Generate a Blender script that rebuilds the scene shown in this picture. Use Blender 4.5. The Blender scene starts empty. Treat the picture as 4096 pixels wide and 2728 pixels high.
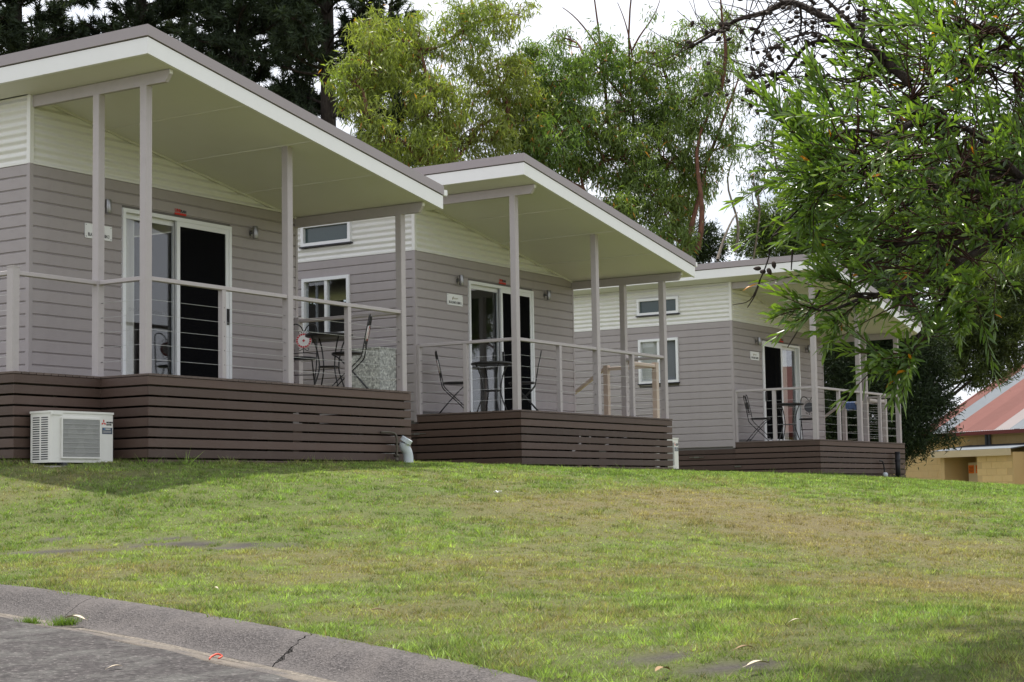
import bpy, math, random
import numpy as np
from mathutils import Matrix, Vector

# ------------------------------------------------------------------ camera, sky, sun
sc = bpy.context.scene
COL = sc.collection
ZC = 1.10                       # eye height above the road beside the kerb
F_PX, PITCH, ROLL = 7014.7, 0.08863, -0.016917

cam_d = bpy.data.cameras.new('camera')
cam = bpy.data.objects.new('camera', cam_d)
COL.objects.link(cam)
cam_d.sensor_width = 36.0
cam_d.lens = F_PX / 4096 * 36.0
cam_d.clip_start, cam_d.clip_end = 0.1, 3000.0
_f = Vector((0, math.cos(PITCH), math.sin(PITCH)))
_u0 = Vector((0, -math.sin(PITCH), math.cos(PITCH)))
_r0 = Vector((1, 0, 0))
_r = _r0 * math.cos(ROLL) + _u0 * math.sin(ROLL)
_u = -_r0 * math.sin(ROLL) + _u0 * math.cos(ROLL)
cam.matrix_world = Matrix(((_r.x, _u.x, -_f.x, 0), (_r.y, _u.y, -_f.y, 0), (_r.z, _u.z, -_f.z, ZC), (0, 0, 0, 1)))
sc.camera = cam

SUN_EL = math.radians(70)
SUN_TO = Vector((-0.10, 1.0, 0)).normalized()      # horizontal direction towards the sun
SUN_STRENGTH, SKY_STRENGTH, CLOUD = 4.7, 0.10, 0.93
EXPOSURE = 0.45

world = bpy.data.worlds.new('World')
sc.world = world
world.use_nodes = True
nt = world.node_tree
nt.nodes.clear()
out = nt.nodes.new('ShaderNodeOutputWorld')
bg = nt.nodes.new('ShaderNodeBackground')
sky = nt.nodes.new('ShaderNodeTexSky')
sky.sky_type = 'NISHITA'
sky.sun_disc = False
sky.sun_elevation = SUN_EL
sky.sun_rotation = math.atan2(SUN_TO.x, SUN_TO.y)
sky.air_density, sky.dust_density = 1.0, 2.0
bg.inputs['Strength'].default_value = SKY_STRENGTH
tc = nt.nodes.new('ShaderNodeTexCoord')
mp = nt.nodes.new('ShaderNodeMapping')
mp.inputs['Scale'].default_value = (1.0, 1.0, 2.2)
ns = nt.nodes.new('ShaderNodeTexNoise')
ns.inputs['Scale'].default_value = 2.6
ns.inputs['Detail'].default_value = 9.0
ns.inputs['Roughness'].default_value = 0.58
rp = nt.nodes.new('ShaderNodeValToRGB')
rp.color_ramp.elements[0].position = 0.30
rp.color_ramp.elements[1].position = 0.47
mx = nt.nodes.new('ShaderNodeMixRGB')
c = CLOUD / SKY_STRENGTH
mx.inputs[2].default_value = (c * 0.95, c * 0.98, c * 1.06, 1)
lk = nt.links.new
lk(tc.outputs['Generated'], mp.inputs['Vector']); lk(mp.outputs[0], ns.inputs['Vector'])
lk(ns.outputs[0], rp.inputs[0]); lk(rp.outputs[0], mx.inputs[0]); lk(sky.outputs[0], mx.inputs[1])
lk(mx.outputs[0], bg.inputs['Color']); lk(bg.outputs[0], out.inputs['Surface'])

sun_d = bpy.data.lights.new('sun', 'SUN')
sun_d.energy = SUN_STRENGTH
sun_d.angle = math.radians(0.6)
sun_d.color = (1.0, 0.95, 0.86)
sun = bpy.data.objects.new('sun', sun_d)
COL.objects.link(sun)
sun.location = (0, 0, 40)
_s = SUN_TO * math.cos(SUN_EL) + Vector((0, 0, math.sin(SUN_EL)))
sun.rotation_euler = _s.to_track_quat('Z', 'Y').to_euler()

sc.view_settings.view_transform = 'Standard'
sc.view_settings.look = 'None'
sc.view_settings.exposure = EXPOSURE
sc.view_settings.gamma = 1.0
sc.view_settings.use_curve_mapping = False
sc.cycles.use_denoising = True
sc.cycles.max_bounces = 7
sc.cycles.diffuse_bounces = 3
sc.cycles.glossy_bounces = 3
sc.cycles.transmission_bounces = 4
sc.cycles.transparent_max_bounces = 10
sc.cycles.caustics_reflective = False
sc.cycles.caustics_refractive = False

RNG = np.random.default_rng(7)
random.seed(7)


def at(px, py, depth):
    """world point seen at a photograph pixel at a given distance along the view (used to read positions off the photo)"""
    d = _f + _r * ((px - 2048) / F_PX) - _u * ((py - 1364) / F_PX)
    p = d * (depth / d.y)
    return Vector((p.x, p.y, p.z + ZC))


# ------------------------------------------------------------------ numeric helpers
def _hash(ix, iy, seed):
    n = (ix.astype(np.int64) * 374761393 + iy.astype(np.int64) * 668265263 + seed * 974711) & 0x7fffffff
    n = ((n ^ (n >> 13)) * 1274126177) & 0x7fffffff
    return ((n ^ (n >> 16)) & 0xffff) / 65535.0


def vnoise(x, y, seed=0):
    ix, iy = np.floor(x), np.floor(y)
    fx, fy = x - ix, y - iy
    fx, fy = fx * fx * (3 - 2 * fx), fy * fy * (3 - 2 * fy)
    a, b = _hash(ix, iy, seed), _hash(ix + 1, iy, seed)
    c_, d = _hash(ix, iy + 1, seed), _hash(ix + 1, iy + 1, seed)
    return (a * (1 - fx) + b * fx) * (1 - fy) + (c_ * (1 - fx) + d * fx) * fy


def fbm(x, y, seed=0, octs=4):
    s, a, t = 0, 1.0, 0
    for k in range(octs):
        s = s + a * vnoise(x * 2 ** k, y * 2 ** k, seed + k * 17)
        t += a
        a *= 0.55
    return s / t


# ------------------------------------------------------------------ terrain
CAB = {3: (-5.2959, 19.1303, 1.3449, 0.56245 + 0.0042), 2: (-1.4104, 25.6059, 1.2219, 0.56245), 1: (4.3853, 34.7925, 1.0095, 0.56245 + 0.006)}


def cab_pt(n, u, v):
    x, y, z, th = CAB[n]
    return (x + u * math.sin(th) - v * math.cos(th), y + u * math.cos(th) + v * math.sin(th))


# line of the back of the kerb (x, y, height)
KERB = []
for px, py in ((-1500, 2240), (-600, 2290), (0, 2333), (233, 2360), (392, 2387), (579, 2415), (775, 2446), (934, 2472), (1121, 2511), (1308, 2546),
               (1476, 2572), (1681, 2612), (1868, 2654), (2057, 2691), (2300, 2755), (2600, 2845), (3200, 3060)):
    D = 10.5 * 0.81 ** (px / 1028)
    p = at(px, py, D)
    KERB.append((p.x, p.y, p.z))
KERB.append((1.9, 3.6, KERB[-1][2] - 0.05))
KERB.append((2.6, 1.5, KERB[-1][2] - 0.05))
KERB.append((3.0, -2.0, KERB[-1][2] - 0.05))
KERB.append((3.2, -12.0, KERB[-1][2] - 0.05))
KERB.insert(0, (-16.0, 24.5, KERB[0][2] + 0.15))
KERB = np.array(KERB)
_t = np.concatenate([[0], np.cumsum(np.linalg.norm(np.diff(KERB[:, :2], axis=0), axis=1))])
_s = np.arange(0, _t[-1], 0.15)
K = np.stack([np.interp(_s, _t, KERB[:, i]) for i in range(3)], 1)
for _ in range(12):
    K[1:-1] = (K[:-2] + 2 * K[1:-1] + K[2:]) / 4
KT = np.gradient(K[:, :2], axis=0)
KT /= np.linalg.norm(KT, axis=1)[:, None]
KN = np.stack([KT[:, 1], -KT[:, 0]], 1)             # towards the road


def kerb_side(x, y):
    """signed distance to the back of the kerb (positive on the lawn) and nearest index"""
    x, y = np.asarray(x, float).ravel(), np.asarray(y, float).ravel()
    best = np.empty(len(x)); idx = np.empty(len(x), int)
    for i in range(0, len(x), 20000):
        dx = x[i:i + 20000, None] - K[None, :, 0]; dy = y[i:i + 20000, None] - K[None, :, 1]
        j = np.argmin(dx * dx + dy * dy, 1)
        r = np.arange(len(j))
        idx[i:i + 20000] = j
        best[i:i + 20000] = -(dx[r, j] * KN[j, 0] + dy[r, j] * KN[j, 1])
    return best, idx


CTRL = [tuple(k) for k in KERB[1:-2]]
for n, u, v, z in ((3, 0, -1.85, 0.389), (3, 4.64, -1.85, 0.448), (3, -1.18, -1.15, 0.413), (2, 0, -1.85, 0.397), (2, 4.64, -1.85, 0.354),
                   (2, 0, 0.1, 0.45), (1, 0, -1.85, 0.313), (1, 4.64, -1.85, 0.22), (1, 0, 1.25, 0.40), (3, 2.3, -1.85, 0.42), (2, 2.3, -1.85, 0.38),
                   (3, 2, 5, 0.5), (2, 2, 5, 0.5), (1, 2, 6, 0.35), (3, -6, 2, 0.45)):
    x, y = cab_pt(n, u, v)
    CTRL.append((x, y, z + ZC))
for px, py, d in ((4096, 2728, 6.0), (4096, 2350, 11.3), (4300, 1975, 36.0), (4096, 1964, 35.0), (3200, 2728, 6.3), (3870, 1941, 37)):
    CTRL.append(tuple(at(px, py, d)))
for q in ((16, 47, -1.7), (20, 60, -2.2), (12, 42, -0.75), (10, 20, -0.35), (-8, 34, 0.55), (0, 46, 0.3), (8, 55, -0.6), (30, 30, -2.0), (6, 5, -0.7), (6, -4, -0.8), (-25, 45, 0.9), (-20, 32, 0.7)):
    CTRL.append((q[0], q[1], q[2] + ZC))
CTRL = np.array(CTRL)


def _tps(r2):
    return np.where(r2 > 1e-12, r2 * np.log(np.maximum(r2, 1e-12)), 0)


_n = len(CTRL)
_A = np.zeros((_n + 3, _n + 3))
_d2 = ((CTRL[:, None, :2] - CTRL[None, :, :2]) ** 2).sum(-1)
_A[:_n, :_n] = _tps(_d2) + np.eye(_n) * 0.6
_A[:_n, _n] = 1; _A[:_n, _n + 1:] = CTRL[:, :2]
_A[_n, :_n] = 1; _A[_n + 1:, :_n] = CTRL[:, :2].T
_w = np.linalg.solve(_A, np.concatenate([CTRL[:, 2], np.zeros(3)]))


def gz(x, y):
    x, y = np.asarray(x, float), np.asarray(y, float)
    sh = x.shape
    x, y = x.ravel(), y.ravel()
    xc, yc = np.clip(x, -28, 32), np.clip(y, -12, 62)
    z = _w[_n] + _w[_n + 1] * xc + _w[_n + 2] * yc
    for i in range(_n):
        z = z + _w[i] * _tps((xc - CTRL[i, 0]) ** 2 + (yc - CTRL[i, 1]) ** 2)
    return z.reshape(sh)


def gz1(x, y):
    return float(gz(np.array([x]), np.array([y]))[0])


def on_lawn(px, py):
    """point of the lawn seen at a photograph pixel"""
    d = _f + _r * ((px - 2048) / F_PX) - _u * ((py - 1364) / F_PX)
    ts = np.arange(5.0, 45.0, 0.02)
    z = ts * (d.z / d.y) + ZC
    g = gz(ts * (d.x / d.y), ts)
    k = int(np.argmax(z <= g))
    t = ts[k]
    return (t * d.x / d.y, t, float(g[k]))


# ------------------------------------------------------------------ mesh helpers
class MB:
    def __init__(s):
        s.v, s.f, s.mi = [], [], []

    def add(s, verts, faces, m=0):
        b = len(s.v)
        s.v += [tuple(p) for p in verts]
        s.f += [tuple(i + b for i in f) for f in faces]
        s.mi += [m] * len(faces)

    def box(s, x0, y0, z0, x1, y1, z1, m=0):
        x0, x1 = min(x0, x1), max(x0, x1); y0, y1 = min(y0, y1), max(y0, y1); z0, z1 = min(z0, z1), max(z0, z1)
        s.add([(x0, y0, z0), (x1, y0, z0), (x1, y1, z0), (x0, y1, z0), (x0, y0, z1), (x1, y0, z1), (x1, y1, z1), (x0, y1, z1)],
              [(0, 3, 2, 1), (4, 5, 6, 7), (0, 1, 5, 4), (1, 2, 6, 5), (2, 3, 7, 6), (3, 0, 4, 7)], m)

    def cbox(s, x0, y0, z0, x1, y1, z1, c=0.006, axis=2, m=0):
        """box whose four edges along an axis are chamfered"""
        lo, hi = [x0, y0, z0], [x1, y1, z1]
        a, b = [i for i in range(3) if i != axis]
        prof = [(lo[a] + c, lo[b]), (hi[a] - c, lo[b]), (hi[a], lo[b] + c), (hi[a], hi[b] - c), (hi[a] - c, hi[b]), (lo[a] + c, hi[b]), (lo[a], hi[b] - c), (lo[a], lo[b] + c)]
        vs = []
        for e in (lo[axis], hi[axis]):
            for p in prof:
                q = [0, 0, 0]; q[axis] = e; q[a] = p[0]; q[b] = p[1]
                vs.append(q)
        fs = [tuple(range(7, -1, -1)), tuple(range(8, 16))] + [(i, (i + 1) % 8, 8 + (i + 1) % 8, 8 + i) for i in range(8)]
        s.add(vs, fs, m)

    def hexa(s, p, m=0):
        """8 corners: bottom ring then top ring"""
        s.add(p, [(0, 3, 2, 1), (4, 5, 6, 7), (0, 1, 5, 4), (1, 2, 6, 5), (2, 3, 7, 6), (3, 0, 4, 7)], m)

    def tube(s, pts, r, n=6, m=0, cap=True):
        pts = [Vector(p) for p in pts]
        rs = r if isinstance(r, (list, tuple)) else [r] * len(pts)
        rings = []
        up = Vector((0, 0, 1))
        for i, p in enumerate(pts):
            t = (pts[min(i + 1, len(pts) - 1)] - pts[max(i - 1, 0)]).normalized()
            if i == 0:
                a = t.cross(up)
                if a.length < 1e-3: a = t.cross(Vector((1, 0, 0)))
                a.normalize()
            else:
                a = a - t * a.dot(t)
                if a.length < 1e-6: a = t.orthogonal()
                a.normalize()
            b = t.cross(a)
            rings.append([p + (a * math.cos(k * 2 * math.pi / n) + b * math.sin(k * 2 * math.pi / n)) * rs[i] for k in range(n)])
        vs = [q for ring in rings for q in ring]
        fs = []
        for i in range(len(pts) - 1):
            for k in range(n):
                fs.append((i * n + k, i * n + (k + 1) % n, (i + 1) * n + (k + 1) % n, (i + 1) * n + k))
        if cap:
            fs.append(tuple(range(n - 1, -1, -1)))
            fs.append(tuple((len(pts) - 1) * n + k for k in range(n)))
        s.add(vs, fs, m)

    def lathe(s, prof, c=(0, 0, 0), n=16, axis='z', m=0):
        vs, fs = [], []
        for r, h in prof:
            for k in range(n):
                a = 2 * math.pi * k / n
                q = {'z': (r * math.cos(a), r * math.sin(a), h), 'x': (h, r * math.cos(a), r * math.sin(a)), 'y': (r * math.sin(a), h, r * math.cos(a))}[axis]
                vs.append((q[0] + c[0], q[1] + c[1], q[2] + c[2]))
        for i in range(len(prof) - 1):
            for k in range(n):
                fs.append((i * n + k, i * n + (k + 1) % n, (i + 1) * n + (k + 1) % n, (i + 1) * n + k))
        if prof[0][0] > 1e-6: fs.append(tuple(range(n - 1, -1, -1)))
        if prof[-1][0] > 1e-6: fs.append(tuple((len(prof) - 1) * n + k for k in range(n)))
        s.add(vs, fs, m)

    def mesh(s, name, mats, smooth=False):
        me = bpy.data.meshes.new(name)
        me.from_pydata(s.v, [], s.f)
        for m in (mats if isinstance(mats, (list, tuple)) else [mats]):
            me.materials.append(M[m] if isinstance(m, str) else m)
        if any(s.mi):
            me.polygons.foreach_set('material_index', s.mi)
        if smooth:
            me.polygons.foreach_set('use_smooth', [True] * len(me.polygons))
        me.update()
        return me

    def build(s, name, mats, parent=None, smooth=False):
        return link(name, s.mesh(name, mats, smooth), parent)


def link(name, me, parent=None, loc=None, rot=None):
    o = bpy.data.objects.new(name, me)
    COL.objects.link(o)
    if parent is not None: o.parent = parent
    if loc is not None: o.location = loc
    if rot is not None: o.rotation_euler = rot
    return o


def tag(o, label=None, cat=None, group=None, kind=None):
    if label: o['label'] = label
    if cat: o['category'] = cat
    if group: o['group'] = group
    if kind: o['kind'] = kind
    return o


def empty(name, loc, rz=0):
    o = bpy.data.objects.new(name, None)
    COL.objects.link(o)
    o.empty_display_size = 0.2
    o.location = loc
    o.rotation_euler = (0, 0, rz)
    return o


CACHE = {}


def cached(key, fn):
    if key not in CACHE: CACHE[key] = fn()
    return CACHE[key]


def np_mesh(name, verts, faces, mat, cols=None, smooth=False, n_per=None):
    """fast mesh: faces is an (n, k) array"""
    me = bpy.data.meshes.new(name)
    verts = np.asarray(verts, np.float32)
    faces = np.asarray(faces, np.int32)
    n, k = faces.shape
    me.vertices.add(len(verts)); me.vertices.foreach_set('co', verts.ravel())
    me.loops.add(n * k); me.loops.foreach_set('vertex_index', faces.ravel())
    me.polygons.add(n); me.polygons.foreach_set('loop_start', np.arange(0, n * k, k, dtype=np.int32))
    if smooth: me.polygons.foreach_set('use_smooth', np.ones(n, bool))
    if cols is not None:
        at_ = me.color_attributes.new('tint', 'FLOAT_COLOR', 'POINT')
        c4 = np.ones((len(verts), 4), np.float32); c4[:, :3] = cols
        at_.data.foreach_set('color', c4.ravel())
    for m in (mat if isinstance(mat, (list, tuple)) else [mat]):
        me.materials.append(M[m])
    me.update(calc_edges=True)
    return me


# ------------------------------------------------------------------ materials
M = {}


def nodes_of(name):
    m = bpy.data.materials.new(name)
    m.use_nodes = True
    t = m.node_tree
    t.nodes.clear()
    o = t.nodes.new('ShaderNodeOutputMaterial')
    M[name] = m
    return m, t, o


def N(t, kind, **kw):
    n = t.nodes.new('ShaderNode' + kind)
    for k, v in kw.items():
        if k in n.inputs: n.inputs[k].default_value = v
        else: setattr(n, k, v)
    return n


def paint(name, col, rough=0.55, var=0.06, obj_var=0.05, bump=0.0, bscale=60, stretch=(1, 1, 1), dirt=0.0, dirt_col=(0.12, 0.10, 0.08), spec=0.35, metal=0.0, nscale=3.0, detail=5.0):
    """painted, sheeted or cast surface: base colour with faint mottling, a per piece shift, optional grain relief and grime"""
    m, t, o = nodes_of(name)
    b = N(t, 'BsdfPrincipled', Roughness=rough, Metallic=metal)
    b.inputs['Specular IOR Level'].default_value = spec
    g = N(t, 'TexCoord')
    mp = N(t, 'Mapping'); mp.inputs['Scale'].default_value = stretch
    t.links.new(g.outputs['Object'], mp.inputs['Vector'])
    n1 = N(t, 'TexNoise', Scale=nscale, Detail=detail)
    t.links.new(mp.outputs[0], n1.inputs['Vector'])
    inf = N(t, 'ObjectInfo')
    # value shift = 1 + var*(noise-.5)*2 + obj_var*(rand-.5)*2
    a = N(t, 'Math', operation='MULTIPLY_ADD'); a.inputs[1].default_value = 2 * var; a.inputs[2].default_value = 1 - var
    t.links.new(n1.outputs[0], a.inputs[0])
    r = N(t, 'Math', operation='MULTIPLY_ADD'); r.inputs[1].default_value = 2 * obj_var; r.inputs[2].default_value = -obj_var
    t.links.new(inf.outputs['Random'], r.inputs[0])
    s = N(t, 'Math', operation='ADD')
    t.links.new(a.outputs[0], s.inputs[0]); t.links.new(r.outputs[0], s.inputs[1])
    v = N(t, 'VectorMath', operation='SCALE'); v.inputs[0].default_value = col
    t.links.new(s.outputs[0], v.inputs['Scale'])
    colout = v.outputs[0]
    if dirt > 0:
        n2 = N(t, 'TexNoise', Scale=nscale * 2.3, Detail=8.0, Roughness=0.65)
        t.links.new(g.outputs['Object'], n2.inputs['Vector'])
        rr = N(t, 'ValToRGB'); rr.color_ramp.elements[0].position = 0.48; rr.color_ramp.elements[1].position = 0.80
        t.links.new(n2.outputs[0], rr.inputs[0])
        k = N(t, 'Math', operation='MULTIPLY'); k.inputs[1].default_value = dirt
        t.links.new(rr.outputs[0], k.inputs[0])
        mxx = N(t, 'MixRGB'); mxx.inputs[2].default_value = (*dirt_col, 1)
        t.links.new(k.outputs[0], mxx.inputs[0]); t.links.new(colout, mxx.inputs[1])
        colout = mxx.outputs[0]
    t.links.new(colout, b.inputs['Base Color'])
    if bump > 0:
        n3 = N(t, 'TexNoise', Scale=bscale, Detail=4.0)
        t.links.new(mp.outputs[0], n3.inputs['Vector'])
        bp = N(t, 'Bump', Strength=bump, Distance=0.004)
        t.links.new(n3.outputs[0], bp.inputs['Height']); t.links.new(bp.outputs[0], b.inputs['Normal'])
    t.links.new(b.outputs[0], o.inputs['Surface'])
    return m


TAUPE = (0.360, 0.324, 0.323)
paint('weatherboard_x', TAUPE, 0.6, 0.06, 0.035, 0.5, 60, (0.12, 1, 2.2), 0.12)
paint('weatherboard_y', TAUPE, 0.6, 0.06, 0.035, 0.5, 60, (1, 0.12, 2.2), 0.12)
paint('taupe_trim', TAUPE, 0.5, 0.04, 0.0, 0.1, 80, dirt=0.08)
paint('taupe_post', (0.43, 0.392, 0.388), 0.5, 0.05, 0.03, 0.15, 40, (1, 1, 0.2), dirt=0.12)
paint('warm_lit_post', (0.50, 0.41, 0.345), 0.55, 0.05, 0.03, 0.15, 40, dirt=0.1)  # taupe stair posts with warm bounced sunlight put into their colour
paint('capping', (0.33, 0.292, 0.298), 0.42, 0.03, 0.0, dirt=0.06)
paint('white_fascia', (0.80, 0.80, 0.79), 0.45, 0.02, 0.0, dirt=0.05, dirt_col=(0.35, 0.33, 0.28))
paint('cream_sheet', (0.74, 0.735, 0.70), 0.28, 0.03, 0.0, dirt=0.06, dirt_col=(0.4, 0.36, 0.28))
paint('soffit', (0.72, 0.715, 0.65), 0.42, 0.03, 0.0, dirt=0.07, dirt_col=(0.42, 0.38, 0.28), nscale=1.2)
paint('slat', (0.086, 0.055, 0.043), 0.55, 0.2, 0.2, 0.35, 50, (0.15, 0.15, 2.0), 0.22, (0.13, 0.105, 0.09))
paint('deck_board', (0.115, 0.085, 0.072), 0.65, 0.15, 0.15, 0.3, 50, (1, 0.2, 1), 0.2)
paint('subframe', (0.06, 0.05, 0.04), 0.8, 0.15, 0.0)
paint('inner_wall', (0.16, 0.15, 0.14), 0.7, 0.03, 0.0)
paint('white_aluminium', (0.78, 0.79, 0.80), 0.3, 0.02, 0.0, spec=0.5)
paint('sill_dark', (0.02, 0.02, 0.025), 0.4, 0.05, 0.0)
paint('stainless', (0.30, 0.30, 0.30), 0.35, 0.04, 0.0, metal=1.0)
paint('cable_steel', (0.62, 0.62, 0.60), 0.35, 0.02, 0.0, metal=0.6)
paint('black_iron', (0.012, 0.011, 0.011), 0.38, 0.2, 0.0, spec=0.5)
paint('screw_black', (0.01, 0.01, 0.01), 0.5, 0.1, 0.0)
paint('sign_white', (0.80, 0.80, 0.80), 0.35, 0.02, 0.0)
paint('sign_ink', (0.03, 0.03, 0.035), 0.5, 0.05, 0.0)
paint('logo_olive', (0.18, 0.15, 0.03), 0.5, 0.1, 0.0)
paint('logo_red', (0.55, 0.03, 0.02), 0.45, 0.05, 0.0)
paint('ac_white', (0.70, 0.69, 0.65), 0.4, 0.03, 0.0, dirt=0.10)
paint('ac_dark', (0.05, 0.05, 0.055), 0.5, 0.1, 0.0)
paint('ac_label', (0.05, 0.07, 0.11), 0.4, 0.05, 0.0)
paint('label_blue', (0.10, 0.30, 0.60), 0.4, 0.05, 0.0)
paint('ac_grille', (0.40, 0.40, 0.385), 0.4, 0.05, 0.0)
paint('pvc', (0.55, 0.60, 0.63), 0.4, 0.05, 0.0, dirt=0.2, dirt_col=(0.25, 0.22, 0.18))
paint('brass', (0.10, 0.09, 0.07), 0.45, 0.1, 0.0, metal=0.5)
paint('tile_white', (0.76, 0.74, 0.72), 0.35, 0.03, 0.0)
paint('tile_red', (0.50, 0.04, 0.05), 0.35, 0.1, 0.0)
paint('curtain', (0.72, 0.67, 0.60), 0.85, 0.08, 0.0, 0.2, 120)
paint('blind_cream', (0.62, 0.60, 0.55), 0.7, 0.04, 0.0)
paint('blind_grey', (0.26, 0.26, 0.27), 0.7, 0.04, 0.0)
paint('frosted_dark', (0.030, 0.055, 0.055), 0.18, 0.05, 0.0, spec=0.6)
paint('block_yellow', (0.85, 0.625, 0.31), 0.75, 0.05, 0.025, 0.3, 90, dirt=0.15, dirt_col=(0.35, 0.25, 0.14))
paint('mortar_yellow', (0.70, 0.51, 0.26), 0.85, 0.06, 0.0)
paint('roof_red', (0.185, 0.083, 0.073), 0.8, 0.12, 0.10, dirt=0.3, dirt_col=(0.19, 0.10, 0.088), spec=0.12)
paint('roof_galv', (0.17, 0.19, 0.215), 0.75, 0.10, 0.08, spec=0.15)
paint('roof_pale', (0.27, 0.24, 0.24), 0.75, 0.10, 0.08, spec=0.15)
paint('gutter_red', (0.16, 0.035, 0.03), 0.5, 0.1, 0.0)
paint('cream_box', (0.68, 0.56, 0.38), 0.6, 0.05, 0.0)
paint('orange_sign', (0.85, 0.20, 0.02), 0.5, 0.08, 0.0)
paint('cloth_blue', (0.10, 0.16, 0.33), 0.9, 0.35, 0.0, nscale=14)
paint('cloth_tan', (0.45, 0.33, 0.27), 0.9, 0.25, 0.0, nscale=14)
paint('litter_white', (0.85, 0.85, 0.85), 0.6, 0.04, 0.0)
paint('plastic_red', (0.65, 0.10, 0.06), 0.5, 0.05, 0.0)
paint('dead_leaf', (0.24, 0.15, 0.07), 0.7, 0.3, 0.3)
paint('dead_leaf_pale', (0.52, 0.44, 0.33), 0.7, 0.2, 0.2)
paint('black_pipe', (0.015, 0.015, 0.017), 0.5, 0.1, 0.0)
paint('pod', (0.035, 0.024, 0.018), 0.75, 0.3, 0.2)


def speckle(name, base, spot, scale, thr, rough=0.8, bump=0.6, dist=0.004, second=None, stain=None, stain_amt=0.0, stain_scale=1.3):
    m, t, o = nodes_of(name)
    b = N(t, 'BsdfPrincipled', Roughness=rough)
    b.inputs['Specular IOR Level'].default_value = 0.25
    g = N(t, 'TexCoord')
    vo = N(t, 'TexVoronoi', Scale=scale)
    t.links.new(g.outputs['Object'], vo.inputs['Vector'])
    n1 = N(t, 'TexNoise', Scale=scale * 0.8, Detail=4.0, Roughness=0.7)
    t.links.new(g.outputs['Object'], n1.inputs['Vector'])
    rr = N(t, 'ValToRGB')
    rr.color_ramp.elements[0].position = thr; rr.color_ramp.elements[1].position = thr + 0.12
    t.links.new(n1.outputs[0], rr.inputs[0])
    mx1 = N(t, 'MixRGB'); mx1.inputs[1].default_value = (*base, 1); mx1.inputs[2].default_value = (*spot, 1)
    t.links.new(rr.outputs[0], mx1.inputs[0])
    colr = mx1.outputs[0]
    # stone to stone variation
    sep = N(t, 'SeparateColor'); t.links.new(vo.outputs['Color'], sep.inputs[0])
    mul = N(t, 'Math', operation='MULTIPLY_ADD'); mul.inputs[1].default_value = 0.7; mul.inputs[2].default_value = 0.65
    t.links.new(sep.outputs[0], mul.inputs[0])
    sv = N(t, 'VectorMath', operation='SCALE')
    t.links.new(colr, sv.inputs[0]); t.links.new(mul.outputs[0], sv.inputs['Scale'])
    colr = sv.outputs[0]
    if stain:
        n2 = N(t, 'TexNoise', Scale=stain_scale, Detail=7.0, Roughness=0.62)
        t.links.new(g.outputs['Object'], n2.inputs['Vector'])
        r2 = N(t, 'ValToRGB'); r2.color_ramp.elements[0].position = 0.46; r2.color_ramp.elements[1].position = 0.66
        t.links.new(n2.outputs[0], r2.inputs[0])
        k = N(t, 'Math', operation='MULTIPLY'); k.inputs[1].default_value = stain_amt
        t.links.new(r2.outputs[0], k.inputs[0])
        mx2 = N(t, 'MixRGB'); mx2.inputs[2].default_value = (*stain, 1)
        t.links.new(k.outputs[0], mx2.inputs[0]); t.links.new(colr, mx2.inputs[1])
        colr = mx2.outputs[0]
    t.links.new(colr, b.inputs['Base Color'])
    bp = N(t, 'Bump', Strength=bump, Distance=dist)
    t.links.new(vo.outputs['Distance'], bp.inputs['Height'])
    bp2 = N(t, 'Bump', Strength=bump * 0.6, Distance=dist)
    t.links.new(n1.outputs[0], bp2.inputs['Height']); t.links.new(bp.outputs[0], bp2.inputs['Normal'])
    t.links.new(bp2.outputs[0], b.inputs['Normal'])
    t.links.new(b.outputs[0], o.inputs['Surface'])


speckle('asphalt', (0.044, 0.039, 0.039), (0.125, 0.112, 0.110), 48, 0.55, 0.85, 1.0, 0.010, stain=(0.19, 0.19, 0.175), stain_amt=0.30, stain_scale=5.0)
speckle('kerb_concrete', (0.088, 0.079, 0.077), (0.21, 0.19, 0.18), 110, 0.60, 0.85, 0.9, 0.005, stain=(0.145, 0.128, 0.12), stain_amt=0.5, stain_scale=3.2)
speckle('gutter_concrete', (0.10, 0.089, 0.083), (0.17, 0.15, 0.135), 130, 0.56, 0.85, 0.6, 0.004, stain=(0.24, 0.20, 0.155), stain_amt=0.5, stain_scale=2.5)
speckle('gutter_silt', (0.135, 0.118, 0.10), (0.22, 0.19, 0.155), 90, 0.5, 0.9, 0.6, 0.004, stain=(0.13, 0.115, 0.10), stain_amt=0.6, stain_scale=4.0)
speckle('galv_box', (0.40, 0.41, 0.39), (0.66, 0.67, 0.63), 34, 0.50, 0.5, 0.1, 0.001)
speckle('pad_concrete', (0.32, 0.30, 0.27), (0.42, 0.40, 0.36), 100, 0.56)
speckle('crack_dark', (0.02, 0.018, 0.017), (0.04, 0.035, 0.03), 100, 0.56)


def glass(name, tint, dark=0.0):
    m, t, o = nodes_of(name)
    fr = N(t, 'Fresnel', IOR=1.55)
    ge = N(t, 'NewGeometry')                      # a pane has two air faces: the inner face reflects like the outer one
    io = N(t, 'Math', operation='MULTIPLY_ADD'); io.inputs[1].default_value = 1 / 1.55 - 1.55; io.inputs[2].default_value = 1.55
    t.links.new(ge.outputs['Backfacing'], io.inputs[0]); t.links.new(io.outputs[0], fr.inputs['IOR'])
    tr = N(t, 'BsdfTransparent', Color=(*tint, 1))
    gl = N(t, 'BsdfGlossy', Roughness=0.02); gl.inputs['Color'].default_value = (1, 1, 1, 1)
    k = N(t, 'Math', operation='MULTIPLY_ADD'); k.inputs[1].default_value = 0.95; k.inputs[2].default_value = 0.0
    k.use_clamp = True
    t.links.new(fr.outputs[0], k.inputs[0])
    mxs = N(t, 'MixShader')
    t.links.new(k.outputs[0], mxs.inputs[0]); t.links.new(tr.outputs[0], mxs.inputs[1]); t.links.new(gl.outputs[0], mxs.inputs[2])
    t.links.new(mxs.outputs[0], o.inputs['Surface'])


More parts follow.
